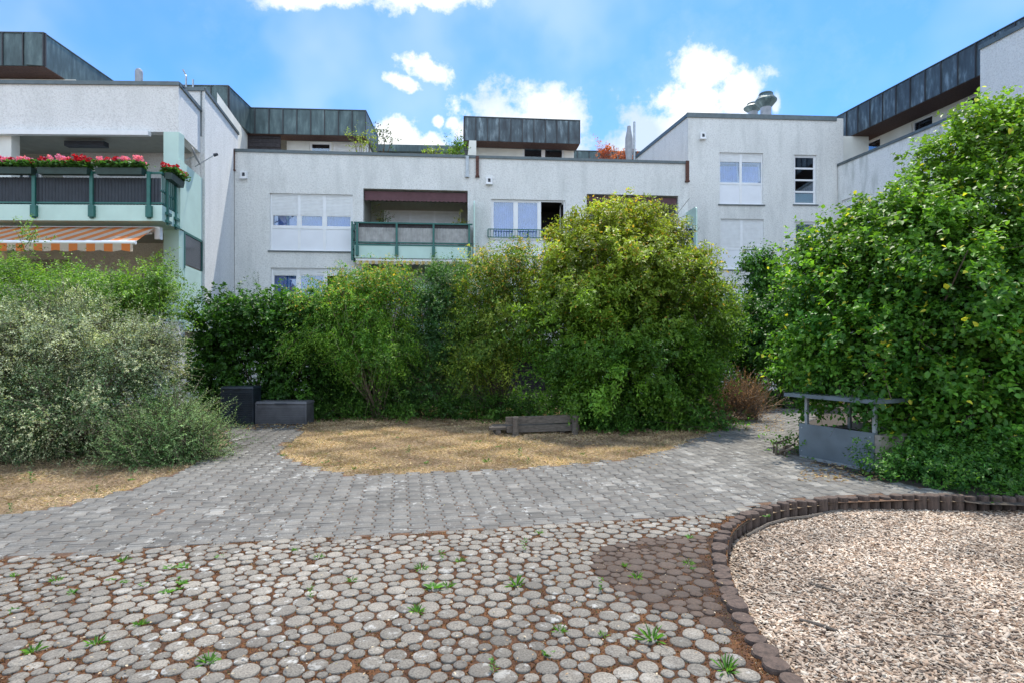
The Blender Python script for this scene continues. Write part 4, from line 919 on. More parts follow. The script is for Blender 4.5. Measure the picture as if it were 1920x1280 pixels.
def foliage(parent, lobes, nshoot, per, slen, leaf, cols, up=.35, droop=.15, out=1.0, rmin=.45, name='foliage', mat='leaf', ratio=.55, spread=.9, clumps=None, colfn=None, jitter=.35, shoot_long=.04, minz=.03, back=.45, cvar=.2, pokers=0, plen=.6, spray=.45, sprad=.22, shrink=.92, gain=np.array([1.45, 1.42, 1.15])):
    """lobes: (x,y,z,rx,ry,rz). shoots grown from clump centres on and inside the lobes"""
    lb = np.array(lobes, float); lb[:, 3:6] *= shrink; area = (lb[:, 3]*lb[:, 5]+lb[:, 3]*lb[:, 4]+lb[:, 4]*lb[:, 5]); pr = area/area.sum()
    nc = clumps or max(12, nshoot//14)
    li = rng.choice(len(lb), nc*3, p=pr); d = unit(rng.normal(size=(nc*3, 3))); rr = rmin+(1.06-rmin)*rng.random(nc*3)**.5
    c = lb[li, :3]+d*lb[li, 3:6]*rr[:, None]
    keep = (c[:, 2] > minz)
    # thin out clumps buried deep in another lobe and those at the back
    for l in lb:
        q = (c-l[:3])/l[3:6]; keep &= ~((np.sum(q*q, 1) < (rmin*.75)**2) & (rng.random(len(c)) < .8))
    dcam = -(lb[li, :2]); dcam /= np.linalg.norm(dcam, axis=1)[:, None]; facing = np.sum(d[:, :2]*dcam, 1); keep &= ~((facing < -.25) & (rng.random(len(c)) < back))
    c = c[keep][:nc]; d = d[keep][:nc]; li = li[keep][:nc]; nc = len(c)
    csz = np.mean(lb[li, 3:6], 1)
    ci = rng.integers(0, nc, nshoot); bd = unit(unit(d+rng.normal(0, .45, d.shape))+np.array([0, 0, .15])); csc = rng.uniform(.6, 1.4, nc); sp_ = (rng.uniform(-.75, .75, nshoot)*spray*csc[ci])[:, None]; base = c[ci]+bd[ci]*sp_+rng.normal(0, 1, (nshoot, 3))*(sprad*spray*csc[ci]*(1.1-np.abs(sp_[:, 0])/spray*.5)+.02)[:, None]; base[:, 2] -= .25*np.clip(sp_[:, 0], 0, 9)**2/spray
    ctint = rng.normal(0, 1, nc)
    sd_ = unit(unit(d[ci]*out+rng.normal(0, jitter, (nshoot, 3)))+np.array([0, 0, up]))
    ln = slen*rng.uniform(.6, 1.3, nshoot); lg = rng.random(nshoot) < shoot_long; ln[lg] *= 2.1
    if pokers:
        pl = rng.choice(len(lb), pokers*4, p=pr); pd = unit(rng.normal(size=(pokers*4, 3))+np.array([0, 0, .9])); pb = lb[pl, :3]+pd*lb[pl, 3:6]*.93; inside_ = np.zeros(len(pb), bool)
        for l in lb: q = (pb-l[:3])/l[3:6]; inside_ |= (np.sum(q*q, 1) < .80)
        pb, pd = pb[~inside_][:pokers], pd[~inside_][:pokers]; k_ = len(pb); base[:k_] = pb; sd_[:k_] = unit(pd*.55+rng.normal(0, .18, (k_, 3))+np.array([0, 0, .8])); ln[:k_] = plen*rng.uniform(.5, 1.25, k_)
    base = base-sd_*ln[:, None]*.4
    T = (np.arange(per)+.5)/per; t = np.tile(T, (nshoot, 1))+rng.normal(0, .03, (nshoot, per)); t = np.clip(t, .02, 1)
    p = base[:, None]+sd_[:, None]*(ln[:, None]*t)[..., None]; p[..., 2] -= droop*ln[:, None]*t*t
    side = unit(np.cross(sd_, rng.normal(size=(nshoot, 3)))); side2 = np.cross(sd_, side)
    ph = (np.arange(per)*2.4)[None]+rng.uniform(0, 6.3, (nshoot, 1)); sv = side[:, None]*np.cos(ph)[..., None]+side2[:, None]*np.sin(ph)[..., None]
    D = sd_[:, None]*.55+sv*spread; D[..., 2] -= .22; D += rng.normal(0, .18, D.shape)
    N = np.zeros_like(D); N[..., 2] = 1; N += rng.normal(0, .45, D.shape)+d[ci][:, None]*.35
    L_ = leaf*rng.uniform(.5, 1.3, (nshoot, per))*(1.05-.45*t)
    p = p.reshape(-1, 3); D = D.reshape(-1, 3); N = N.reshape(-1, 3); L_ = L_.reshape(-1); ok = p[:, 2] > .015
    z = p[:, 2]; z0, z1 = (lb[:, 2]-lb[:, 5]).min(), (lb[:, 2]+lb[:, 5]).max(); hh = np.clip((z-max(z0, 0))/(z1-max(z0, 0)), 0, 1)
    cc = np.array(cols, float); tt = np.clip(.5+.40*np.repeat(ctint[ci], per)+rng.normal(0, .30, len(p)), 0, .999)*(len(cc)-1); i0 = tt.astype(int); fr_ = (tt-i0)[:, None]; C = cc[i0]*(1-fr_)+cc[i0+1]*fr_
    if colfn is not None: C = colfn(C, hh, p, np.repeat(ctint[ci], per))
    C = C*np.repeat(np.clip(1+.20*rng.normal(size=nc), .55, 1.5)[ci], per)[:, None]*gain*np.clip(rng.normal(1, cvar, len(p)), .5, 1.6)[:, None]
    V, F, CC = leaves_mesh(p[ok], D[ok], N[ok], L_[ok], L_[ok]*ratio*rng.uniform(.85, 1.15, ok.sum()), C[ok])
    o = np_mesh(name, V, F, mat, parent, CC)
    return c, base, sd_, ln
def stems(parent, base, tips, r0=.025, mat='trunk', name='stem', bend=.12, each=False, k=5):
    m = MB()
    for tp in tips:
        b_ = Vector(base)+Vector((random.uniform(-.12, .12), random.uniform(-.1, .1), 0)); tp = Vector(tp); mid = b_.lerp(tp, .45)+Vector((random.uniform(-bend, bend), random.uniform(-bend, bend), bend*.8)); mid2 = b_.lerp(tp, .75)+Vector((random.uniform(-bend, bend), random.uniform(-bend, bend), bend*.5))
        m.tube([b_-Vector((0, 0, .1)), b_.lerp(mid, .5)+Vector((0, 0, .03)), mid, mid2, tp], [r0, r0*.85, r0*.65, r0*.45, r0*.2], k, caps=False)
    return m.build(name, mat, parent)
def twigs(parent, base, sd_, ln, n, r=.004, mat='trunk', name='twig', droop=.15):
    idx = rng.choice(len(base), min(n, len(base)), replace=False); m = MB()
    for i in idx:
        b_ = Vector(base[i]); d = Vector(sd_[i]); l = ln[i]
        if b_.z < .03: continue
        m.tube([b_-d*l*.5, b_+d*l*.4-Vector((0, 0, droop*l*.16)), b_+d*l-Vector((0, 0, droop*l))], [r*1.5, r, r*.4], 3, caps=False)
    return m.build(name, mat, parent)
def lobe(px, py, Y, rx, ry, depth=None):
    c = W(px, py, Y); s = Y/FPX; a, b_ = rx*s, ry*s; return (c.x, c.y, max(c.z, b_*.1), a, depth if depth else (a+b_)/2, b_)
def bush(name, label, cat, lobes, base, nshoot, per, slen, leaf, cols, nstem=14, twig=400, r0=.022, group=None, stemmat='trunk', **kw):
    t = thing(name, label, cat, base, group)
    c, b_, sdv, ln = foliage(t, lobes, nshoot, per, slen, leaf, cols, **kw)
    if nstem:
        idx = rng.choice(len(c), min(nstem, len(c)), replace=False); stems(t, base, [Vector(c[i]) for i in idx], r0, stemmat, 'stem')
    if twig: twigs(t, b_, sdv, ln, twig, mat=stemmat, droop=kw.get('droop', .15))
    return t
g1, g2, g3 = (.045, .105, .022), (.075, .155, .030), (.12, .22, .04)
# hedge covered in creeper
def hedge_col(C, hh, p, ct): return C
HB = G(470, 786)
hl = [lobe(420, 610, 13.7, 55, 52, .7), lobe(500, 603, 13.9, 75, 52, .8), lobe(575, 610, 14.1, 60, 54, .8), lobe(405, 700, 13.8, 42, 80, .7), lobe(470, 690, 13.9, 80, 90, .8), lobe(560, 700, 14.0, 75, 90, .8), lobe(640, 690, 14.6, 80, 90, .8), lobe(720, 690, 15, 80, 90, .8), lobe(660, 610, 14.8, 80, 55, .8)]
bush('creeper_hedge', 'dense dark green creeper hedge behind the storage boxes', 'hedge', hl, (HB.x, 14.1, 0), 10500, 9, .22, .09, [(.018, .055, .012), (.032, .09, .016), (.06, .15, .025)], nstem=10, twig=0, ratio=.8, up=.1, droop=.3, rmin=.6, clumps=900, shoot_long=.015, jitter=.5)
# dark pokes behind the hedge
bush('shrub', 'small dark green twiggy shrub poking up behind the creeper hedge', 'shrub', [lobe(455, 562, 15.2, 18, 22, .3), lobe(490, 556, 15.2, 22, 20, .3), lobe(440, 620, 15.2, 40, 50, .4), lobe(520, 600, 15.2, 40, 50, .4)], (W(470, 655, 15.2).x, 15.2, 0), 420, 12, .35, .05, [(.02, .05, .03), (.035, .08, .03)], nstem=8, twig=60, ratio=.35, up=.9)
def orange_top(th, amt, oc=(.36, .23, .06), px_rng=None):
    def f(C, hh, p, ct):
        w = np.clip((hh-th)/(1-th), 0, 1)*amt+.0; r = rng.random(len(C)); m_ = (r < w*(.5+.5*(ct > .2)))
        C = C.copy(); C[m_] = np.array(oc)*rng.uniform(.6, 1.2, (m_.sum(), 1)); return C
    return f
# arching shrub
AB = G(705, 785)
bush('arching_shrub', 'arching shrub with orange tinged tips and bare slanting stems at its foot', 'shrub',
     [lobe(640, 570, 14.0, 78, 50, 1.0), lobe(600, 630, 13.7, 60, 38, .8), lobe(710, 580, 14.0, 70, 70, 1.0), lobe(690, 660, 13.4, 90, 36, .8), lobe(720, 530, 14.2, 60, 30, .8), lobe(655, 530, 14.2, 25, 18, .4), lobe(600, 580, 14, 45, 40, .7)],
     (AB.x, 13.9, 0), 5200, 12, .42, .075, [(.04, .10, .02), (.075, .16, .028), (.13, .21, .04)], nstem=26, twig=300, stemmat='twig', ratio=.38, up=.15, droop=.55, rmin=.55, pokers=120, plen=.7, gain=np.array([1.85, 1.9, 1.3]), colfn=orange_top(.45, .28), shoot_long=.10)
# low understorey along the bed
for (px, rx, Y, lab) in ((640, 90, 14.2, 'low dark undergrowth at the foot of the arching shrub'), (800, 90, 14.2, 'low dark undergrowth left of the bench, beneath the blue green shrub'), (950, 90, 14.0, 'low dark undergrowth behind the wooden bench')):
    bush('undergrowth', lab, 'shrub', [lobe(px, 755, Y, rx, 24, .8), lobe(px-30, 768, Y-.5, rx*.5, 17, .5), lobe(px+45, 766, Y-.5, rx*.45, 18, .5)], (W(px, 655, Y).x, Y, 0), 1300, 9, .3, .07, [(.028, .075, .018), (.05, .125, .025), (.08, .17, .03)], nstem=6, twig=100, ratio=.5, up=.5, rmin=.3)
bush('shrub', 'blue green small leaved shrub rising between the arching shrub and the yellowing one', 'shrub',
     [lobe(820, 560, 14.6, 55, 55, .9), lobe(840, 640, 14.4, 75, 55, .9), lobe(790, 700, 14.2, 60, 50, .7), lobe(850, 530, 14.8, 40, 35, .6), lobe(810, 520, 14.8, 18, 22, .3)],
     (G(830, 780).x, 14.4, 0), 5000, 11, .36, .065, [(.03, .085, .035), (.05, .125, .045), (.085, .17, .05)], nstem=18, twig=300, stemmat='twig', ratio=.5, up=.6, rmin=.45, shoot_long=.10, pokers=160, plen=.6)
bush('yellowing_shrub', 'tall yellow green shrub with orange dead leaves left of the big round bush', 'shrub',
     [lobe(930, 520, 13.9, 60, 45, .9), lobe(960, 600, 13.6, 75, 50, .9), lobe(900, 600, 13.9, 55, 60, .8), lobe(890, 680, 13.8, 50, 45, .7), lobe(985, 500, 13.8, 40, 45, .7), lobe(930, 650, 13.4, 50, 35, .6)],
     (G(940, 785).x, 13.9, 0), 5200, 11, .36, .072, [(.045, .10, .022), (.085, .15, .028), (.15, .20, .04)], nstem=26, twig=300, ratio=.5, up=.3, droop=.4, rmin=.5, pokers=140, plen=.7, gain=np.array([1.9, 1.75, 1.3]), colfn=orange_top(.5, .30, (.36, .25, .07)), shoot_long=.08)
# big round bush
def big_col(C, hh, p, ct):
    w = np.clip((hh-.30)/.55, 0, 1)[:, None]; Y = np.array([.25, .28, .045]); C = C*(1-w*.75)+Y*(w*.75)*np.clip(C.sum(1)/.28, .5, 1.4)[:, None]
    r = rng.random(len(C)); m_ = r < .05*w[:, 0]*(1+(ct > .6)*3); C[m_] = np.array([.36, .23, .05])*rng.uniform(.6, 1.2, (m_.sum(), 1)); return C
bush('round_bush', 'big rounded yellow green bush at the centre right, taller than the first balcony', 'bush',
     [lobe(1150, 520, 13.2, 130, 110, 1.7), lobe(1090, 600, 12.8, 110, 110, 1.5), lobe(1240, 580, 13.0, 120, 120, 1.6), lobe(1180, 690, 12.4, 150, 100, 1.5), lobe(1160, 430, 13.4, 80, 50, .9), lobe(1255, 470, 13.4, 60, 50, .9), lobe(1065, 480, 13.4, 55, 50, .8), lobe(1300, 620, 13.0, 48, 92, 1.0), lobe(1110, 735, 12.3, 80, 55, .9), lobe(1265, 745, 12.2, 75, 52, .9), lobe(1135, 395, 13.5, 18, 22, .3), lobe(1190, 405, 13.5, 14, 22, .3), lobe(1255, 410, 13.5, 14, 25, .3)],
     (G(1190, 800).x, 13.0, 0), 17000, 11, .40, .098, [(.045, .115, .018), (.075, .165, .025), (.11, .21, .03)], nstem=40, twig=900, r0=.035, ratio=.5, up=.28, droop=.42, rmin=.58, spray=.55, colfn=big_col, pokers=420, plen=.75, shoot_long=.05, clumps=430)
# ground cover in front of it
GC = [lobe(1080+45*i, 797-(i % 3)*3, 11.9, 42, 20, .45) for i in range(7)]
t = tag(bush('ground_cover', 'x', 'x', GC, (G(1200, 805).x, 11.9, 0), 2200, 8, .16, .055, [(.035, .10, .022), (.06, .15, .03), (.08, .19, .04)], nstem=0, twig=0, ratio=.55, up=.5, rmin=.2, back=0), 'low green ground cover at the foot of the big round bush', 'ground cover', kind='stuff')
# dry brown shrub
bush('dry_shrub', 'dead reddish brown shrub between the round bush and the path', 'shrub', [lobe(1380, 745, 13.6, 40, 36, .6), lobe(1405, 750, 13.4, 22, 30, .4), lobe(1352, 740, 13.6, 26, 34, .5)], (G(1382, 778).x, 13.5, 0), 1500, 10, .34, .028, [(.11, .05, .03), (.22, .11, .06), (.30, .17, .10)], nstem=40, twig=800, r0=.012, stemmat='twig', ratio=.6, up=1.0, mat='leaf_matte', rmin=.2, spread=.5)
# dark tree behind
tt_ = bush('maple_tree', 'dark green tree standing where the right path disappears between two bushes', 'tree',
     [lobe(1440, 620, 17.5, 80, 60, 1.5), lobe(1430, 510, 18, 22, 42, .6), lobe(1470, 570, 18, 50, 50, 1.0), lobe(1400, 650, 17, 50, 45, 1.0), lobe(1480, 660, 17.5, 50, 50, 1.0), lobe(1385, 600, 17, 35, 35, .7)],
     (G(1440, 745).x, 17.5, 0), 5600, 10, .42, .115, [(.022, .07, .016), (.035, .105, .02), (.065, .16, .028)], nstem=18, twig=200, r0=.06, ratio=.7, up=.2, rmin=.5, shoot_long=.06, pokers=160, plen=.9)
bush('undergrowth', 'shadowy green undergrowth at the far end of the right path', 'shrub', [lobe(1440, 735, 16.6, 45, 25, .7), lobe(1500, 735, 16.2, 45, 30, .7), lobe(1390, 725, 16.8, 45, 30, .6)], (G(1450, 760).x, 16.6, 0), 1300, 9, .3, .07, [(.022, .06, .016), (.04, .1, .02)], nstem=5, twig=60, ratio=.55, up=.5, rmin=.3)
# left silver bush
def silver(C, hh, p, ct):
    w = np.clip((hh-.35)/.5, 0, 1)[:, None]; S_ = np.array([.29, .33, .29]); w = w*.45*(.5+.5*(ct > 0))[:, None]; return C*(1-w)+S_*w
bush('silver_bush', 'large wide bush with tiny silvery grey green leaves at the left edge', 'bush',
     [lobe(150, 650, 9.6, 120, 90, 1.1), lobe(250, 690, 9.3, 70, 80, .9), lobe(40, 660, 9.2, 110, 85, 1.1), lobe(-90, 660, 9.2, 130, 110, 1.2), lobe(180, 770, 8.9, 150, 80, 1.1), lobe(40, 780, 8.7, 130, 85, 1.1), lobe(-90, 780, 8.6, 130, 85, 1.1), lobe(285, 650, 9.6, 40, 40, .5), lobe(100, 590, 9.8, 70, 35, .7)],
     (G(140, 850).x, 9.4, 0), 14000, 15, .34, .038, [(.03, .07, .03), (.07, .12, .06), (.17, .22, .14), (.42, .44, .34)], nstem=30, twig=2600, ratio=.55, up=.05, droop=.25, rmin=.62, colfn=silver, pokers=350, plen=.45, shoot_long=.07, mat='leaf_matte', spread=.7, clumps=380, spray=.42, sprad=.22)
bush('silver_bush', 'low grey green bush leaning onto the path before the large silvery one', 'bush',
     [lobe(330, 815, 8.6, 80, 62, .7), lobe(260, 830, 8.4, 60, 45, .6), lobe(362, 822, 8.9, 36, 42, .4)], (G(325, 870).x, 8.6, 0), 5200, 16, .26, .026, [(.04, .10, .035), (.09, .17, .07), (.20, .27, .15)], nstem=16, twig=1200, ratio=.5, up=.3, droop=.1, rmin=.4, mat='leaf_matte', spread=.7, shoot_long=.08)
# green shrub behind the silver bush
bush('shrub', 'bright green leafy shrub with long shoots in front of the orange striped awning', 'shrub',
     [lobe(60, 560, 11.8, 90, 50, 1.0), lobe(170, 552, 11.8, 80, 42, .9), lobe(240, 568, 11.5, 80, 50, .9), lobe(-50, 560, 11.8, 110, 80, 1.1), lobe(120, 570, 11.4, 140, 50, 1.0), lobe(60, 460, 12, 14, 34, .2), lobe(290, 540, 11.6, 32, 45, .4)],
     (G(120, 800).x, 11.6, 0), 6500, 11, .34, .062, [(.055, .13, .025), (.10, .20, .035), (.17, .28, .06)], nstem=24, twig=500, ratio=.55, up=.5, droop=.2, rmin=.5, shoot_long=.10, pokers=120, plen=.5)
# right bush
RB = G(1760, 900)
def hz(C, hh, p, ct):
    w = np.clip((hh-.4)/.6, 0, 1)[:, None]*.5; C = C*(1-w)+np.array([.19, .29, .045])*w; m_ = rng.random(len(C)) < .02; C[m_] = (.42, .40, .05); return C
bush('hazel_bush', 'huge bright green broad leaved bush filling the right side behind the metal shelter', 'bush',
     [lobe(1850, 420, 9.0, 130, 110, 1.3), lobe(1700, 480, 9.2, 120, 110, 1.3), lobe(1580, 560, 9.5, 90, 110, 1.1), lobe(1800, 560, 8.4, 160, 120, 1.3), lobe(1640, 640, 8.8, 130, 95, 1.1), lobe(1540, 670, 9.4, 60, 60, .7), lobe(1850, 700, 7.9, 130, 90, 1.0), lobe(1720, 730, 8.3, 70, 50, .7), lobe(1900, 280, 9.2, 70, 70, .8), lobe(1820, 245, 9.3, 20, 40, .3), lobe(1740, 340, 9.5, 35, 60, .4), lobe(1960, 550, 8.2, 140, 180, 1.3), lobe(1830, 800, 7.9, 110, 55, .7), lobe(1930, 820, 7.4, 90, 70, .7), lobe(1640, 744, 7.9, 38, 14, .18), lobe(1715, 790, 8.0, 42, 45, .4), lobe(1530, 480, 10, 35, 45, .5), lobe(1600, 440, 9.8, 40, 50, .5), lobe(1890, 215, 9.3, 18, 26, .3)],
     (RB.x+.4, 8.8, 0), 16500, 8, .34, .098, [(.035, .11, .018), (.065, .165, .024), (.10, .22, .03)], nstem=44, twig=900, r0=.035, ratio=.72, up=.25, droop=.35, rmin=.62, colfn=hz, pokers=420, plen=.75, shoot_long=.06, clumps=1100, spread=.85)
t = bush('ground_cover', 'x', 'x', [lobe(1680+55*i, 885-(i % 2)*18, 7.3-.04*i, 46, 40, .55) for i in range(7)]+[lobe(1800+38*i, 918-(i % 2)*8, 6.8, 42, 26, .35) for i in range(6)]+[lobe(1790+30*i, 932, 6.42, 26, 14, .22) for i in range(6)]+[lobe(1750+60*i, 850, 8.0, 60, 30, .5) for i in range(5)], (G(1800, 900).x, 7.3, 0), 5200, 8, .2, .052, [(.025, .085, .018), (.045, .13, .025), (.08, .18, .035)], nstem=0, twig=0, ratio=.6, up=.45, rmin=.2, back=0)
tag(t, 'low leafy ground cover under the right bush, spilling to the log edging', 'ground cover', kind='stuff')
t = bush('shrub', 'small leafy seedlings crowding the left foot of the metal shelter', 'shrub', [lobe(1484, 820, 9.2, 9, 34, .12), lobe(1488, 852, 8.8, 12, 14, .15)], (G(1482, 865).x, 8.9, 0), 60, 8, .24, .06, [(.05, .14, .02), (.10, .22, .03)], nstem=6, twig=0, ratio=.65, up=.6, rmin=.1)
# roof terrace plants
def terr(px, py, Y, rx, ry, lab, n, cols, **kw):
    b_ = W(px, 300, Y); bush('terrace_plant', lab, 'plant', [lobe(px, py, Y, rx, ry, .3)], (b_.x, Y, 7.95), n, 8, .4, .10, cols, nstem=7, twig=20, rmin=.1, **kw)
def terrace(px, Y, lobes, lab, n, cols, leaf=.10, **kw):
    x = (px-HX)/FPX*Y; t = thing('terrace_plant', lab, 'plant', (x, Y, 7.95)); c, b_, s_, l_ = foliage(t, lobes, n, 8, .38, leaf, cols, rmin=.1, minz=8, back=0, **kw)
    stems(t, (x, Y, 8.15), [Vector(q) for q in c[:12]], .018, 'trunk', 'stem', bend=.08)
    m = MB(); m.lathe((x, Y, 7.95), [(.16, 0), (.22, .36), (.24, .38), (.18, .385)], 14); m.build('pot', 'terracotta', t)
terrace(682, 22.6, [lobe(672, 265, 22.6, 14, 14, .25), lobe(690, 255, 22.6, 10, 20, .25)], 'light green leggy terrace shrub at the right end of the left copper roof', 34, [(.10, .15, .04), (.22, .25, .08)], leaf=.12)
terrace(712, 22.8, [lobe(708, 262, 22.8, 16, 16, .3), lobe(728, 254, 22.8, 14, 14, .3)], 'sparse dark leaved terrace shrub seen against the cloud', 26, [(.03, .06, .03), (.06, .09, .05)], leaf=.12)
terrace(856, 23.2, [lobe(862, 268, 23.2, 9, 24, .3), lobe(848, 280, 23.2, 12, 8, .3)], 'bushy green terrace plant left of the right copper roof', 110, [(.05, .12, .025), (.14, .22, .04)])
terrace(808, 23.2, [lobe(806, 284, 23.2, 16, 5, .3)], 'low yellow green terrace plant between the two copper roofs', 40, [(.10, .16, .03), (.20, .24, .05)])
terrace(1132, 24, [lobe(1128, 288, 24, 14, 8, .3), lobe(1140, 282, 24, 8, 8, .3)], 'coral red leaved terrace plant, left one of the two', 90, [(.26, .06, .045), (.36, .12, .09)], leaf=.10)
terrace(1168, 24.1, [lobe(1162, 293, 24.1, 14, 5, .3), lobe(1174, 291, 24.1, 8, 6, .3)], 'coral red leaved terrace plant beside the folded parasol', 70, [(.26, .06, .045), (.36, .12, .09)], leaf=.10)

# ================================================================== OBJECTS
# storage boxes
def deck_box(px0, px1, ytop, ybot, depth, mat, label, lidh, group=None):
    c = G((px0+px1)/2, ybot); s = c.y/FPX; w = (px1-px0)*s; h = (ybot-ytop)*s
    t = thing('storage_box', label, 'storage box', (c.x, c.y+depth/2, 0)); F = Frame(c.x-w/2, c.y, 0)
    m = MB(); m.bx(F, .012, w-.012, -depth+.01, -.012, .01, h-lidh)
    nr = int((h-lidh-.04)/.04)
    for i in range(nr):
        z = .02+i*.04; m.bx(F, .012+.012*0, w-.012, -.013, .006, z, z+.026); 
        m.bx(F, w-.013, w-.005, -depth+.02, -.02, z, z+.026)
    m.bx(F, 0, .03, -.03, .012, 0, h-lidh); m.bx(F, w-.03, w, -.03, .012, 0, h-lidh); m.build('body', mat, t)
    m = MB(); m.hexa([F.P(-.008, .012, h-lidh+.004), F.P(w+.008, .012, h-lidh+.004), F.P(w+.008, -depth, h-lidh+.004), F.P(-.008, -depth, h-lidh+.004), F.P(.012, -.01, h), F.P(w-.012, -.01, h), F.P(w-.012, -depth+.02, h), F.P(.012, -depth+.02, h)]); l = m.build('lid', mat, t)
    m = MB(); m.bx(F, w*.38, w*.62, .013, .026, h-lidh-.002, h-lidh+.02); m.build('handle', 'ribbed', l)
deck_box(414, 475, 724, 797, .42, 'boxblue', 'tall blue black plastic storage box, taller of the two against the hedge', .05)
deck_box(479, 575, 752, 796, .50, 'boxgrey', 'low wide grey wicker look storage box beside the tall dark one', .055)
# bench
bc = G(1010, 815); FBn = Frame(G(960, 816).x, G(960, 816).y, R(9))
bt = thing('wooden_bench', 'low weathered grey wooden bench with heavy planks on the dry grass, seen from behind', 'bench', (bc.x, bc.y, 0))
u1 = FBn.U(1080); 
for (a, z0, z1, n0) in ((-.02, .22, .37, 0), (0, .06, .20, .015)):
    m = MB(); m.hexa([FBn.P(-.10+a, n0, z0), FBn.P(u1+.06, n0, z0+.015), FBn.P(u1+.06, n0-.05, z0+.015), FBn.P(-.10+a, n0-.05, z0), FBn.P(-.10+a, n0, z1-.01), FBn.P(u1+.06, n0, z1+.01), FBn.P(u1+.06, n0-.05, z1+.01), FBn.P(-.10+a, n0-.05, z1-.01)]); m.build('back_plank', 'oldwood', bt)
for u in (.02, u1-.08):
    m = MB(); k = 10; m.lathe((*FBn.P(u+.04, .075, 0)[:2], -.05), [(.062, 0), (.060, .2), (.058, .40), (.045, .425)], k); m.build('post', 'oldwood', bt)
for i in range(3):
    m = MB(); n_ = -.12-i*.17; m.hexa([FBn.P(-.42+.05*i, n_, .10), FBn.P(u1-.05, n_, .11), FBn.P(u1-.05, n_-.145, .11), FBn.P(-.42+.05*i, n_-.145, .10), FBn.P(-.42+.05*i, n_, .15), FBn.P(u1-.05, n_, .16), FBn.P(u1-.05, n_-.145, .16), FBn.P(-.42+.05*i, n_-.145, .15)]); m.build('seat_plank', 'oldwood', bt)
for u in (-.3, u1-.3):
    m = MB(); m.bx(FBn, u, u+.10, -.60, -.10, -.02, .095); m.build('leg', 'oldwood', bt)
# metal shelter box
p0, p1 = G(1497, 857), G(1640, 886); ang = math.atan2(p1.y-p0.y, p1.x-p0.x); FT = Frame(p0.x, p0.y, ang); wT = (p1-p0).length
st = thing('bin_shelter', 'low grey metal clad bin shelter with flat roof on posts, overgrown by the right bush', 'shelter', (p0.x, p0.y, 0))
zt_ = FT.Z(1497, 792); 
m = MB(); m.bx(FT, .01, wT-.005, -.03, 0, .05, zt_); m.build('front_panel', 'panel_steel', st)
m = MB(); m.bx(FT, .03, wT-.01, -.02, .012, .005, .047); m.build('kick_strip', 'steel', st)
m = MB(); m.bx(FT, wT+.0, wT+.08, -1.1, .0, -.05, zt_-.02); m.bx(FT, .0, .06, -1.1, -.035, -.05, zt_-.08); m.bx(FT, .06, wT, -1.1, -1.02, -.05, zt_-.02); m.build('side_wall', 'concrete', st)
rz = FT.Z(1497, 741, 0)
for (u, n_) in ((.10, -.06), (wT-.04, -.06), (.10, -1.0), (wT-.04, -1.0)):
    m = MB(); m.bx(FT, u-.022, u+.022, n_-.022, n_+.022, zt_-.3, rz-.01); m.build('post', 'steel', st)
m = MB(); m.bx(FT, -.22, wT+.02, -1.15, .04, rz-.005, rz+.03); m.build('roof', 'steel', st)
m = MB(); m.bx(FT, -.22, wT+.023, .041, .055, rz-.02, rz+.034); m.bx(FT, wT+.021, wT+.035, -1.15, .04, rz-.02, rz+.034); m.build('roof_edge', 'panel_steel', st)
m = MB()
for (u, z) in ((.06, .12), (.06, zt_-.06), (wT-.06, .12), (wT-.06, zt_-.06)): m.bx(FT, u-.01, u+.01, .001, .008, z-.01, z+.01)
m.build('bolt', 'steel', st)
m = MB(); m.bx(FT, .1, wT-.1, -.95, -.1, 0, zt_-.12); m.build('dark_filling', 'solid_soil', st)
# geranium boxes on the left balcony
def flower_box(fr, u0, u1, n, z, label, n_fl, mixc_, group='geranium boxes on the balcony rail'):
    c = fr.P((u0+u1)/2, n, z-.16); t = thing('flower_box', label, 'flower box', c, group)
    m = MB(); m.hexa([fr.P(u0+.02, n+.075, z-.16), fr.P(u1-.02, n+.075, z-.16), fr.P(u1-.02, n-.075, z-.16), fr.P(u0+.02, n-.075, z-.16), fr.P(u0, n+.1, z), fr.P(u1, n+.1, z), fr.P(u1, n-.1, z), fr.P(u0, n-.1, z)]); m.build('planter', 'planter', t)
    k = n_fl*40; uu = rng.uniform(u0, u1, k); nn = rng.normal(0, .09, k); P = np.array([fr.P(a, n+b_, z) for a, b_ in zip(uu, nn)]); P[:, 2] += rng.uniform(0, .14, k)
    D = rng.normal(size=(k, 3)); D[:, 2] = np.abs(D[:, 2])*.6; N = rng.normal(size=(k, 3))*.5+np.array([0, 0, 1]); L_ = rng.uniform(.05, .09, k); C = np.array([.05, .13, .03])*rng.uniform(.6, 1.6, (k, 1))
    V, F, CC = leaves_mesh(P, unit(D), N, L_, L_*.9, C); np_mesh('foliage', V, F, 'leaf', t, CC)
    hu = rng.uniform(u0+.03, u1-.03, n_fl); pts = []; cl = []
    for i, a in enumerate(hu):
        c0 = np.array(fr.P(a, n+rng.normal(0, .08), z+rng.uniform(.11, .25))); q = unit(rng.normal(size=(26, 3)))*.058; pts.append(c0+q*np.array([1, 1, .75])); pos = (a-u0)/(u1-u0); pink = mixc_(pos, rng.random())
        base = np.array([.90, .26, .46]) if pink else np.array([.50, .012, .03]); cl.append(base*rng.uniform(.7, 1.2, (26, 1)))
    P = np.concatenate(pts); C = np.concatenate(cl); k = len(P); V, F, CC = leaves_mesh(P, unit(rng.normal(size=(k, 3))), rng.normal(size=(k, 3)), np.full(k, .05), np.full(k, .05), C); np_mesh('flowers', V, F, 'petal', t, CC)
zf_ = rT+.04
flower_box(FL, FL.U(-70, 1.2), FL.U(64, 1.2), 1.2, zf_, 'flower box of red and pink geraniums cut by the left photo edge', 60, lambda p, r: r > .30)
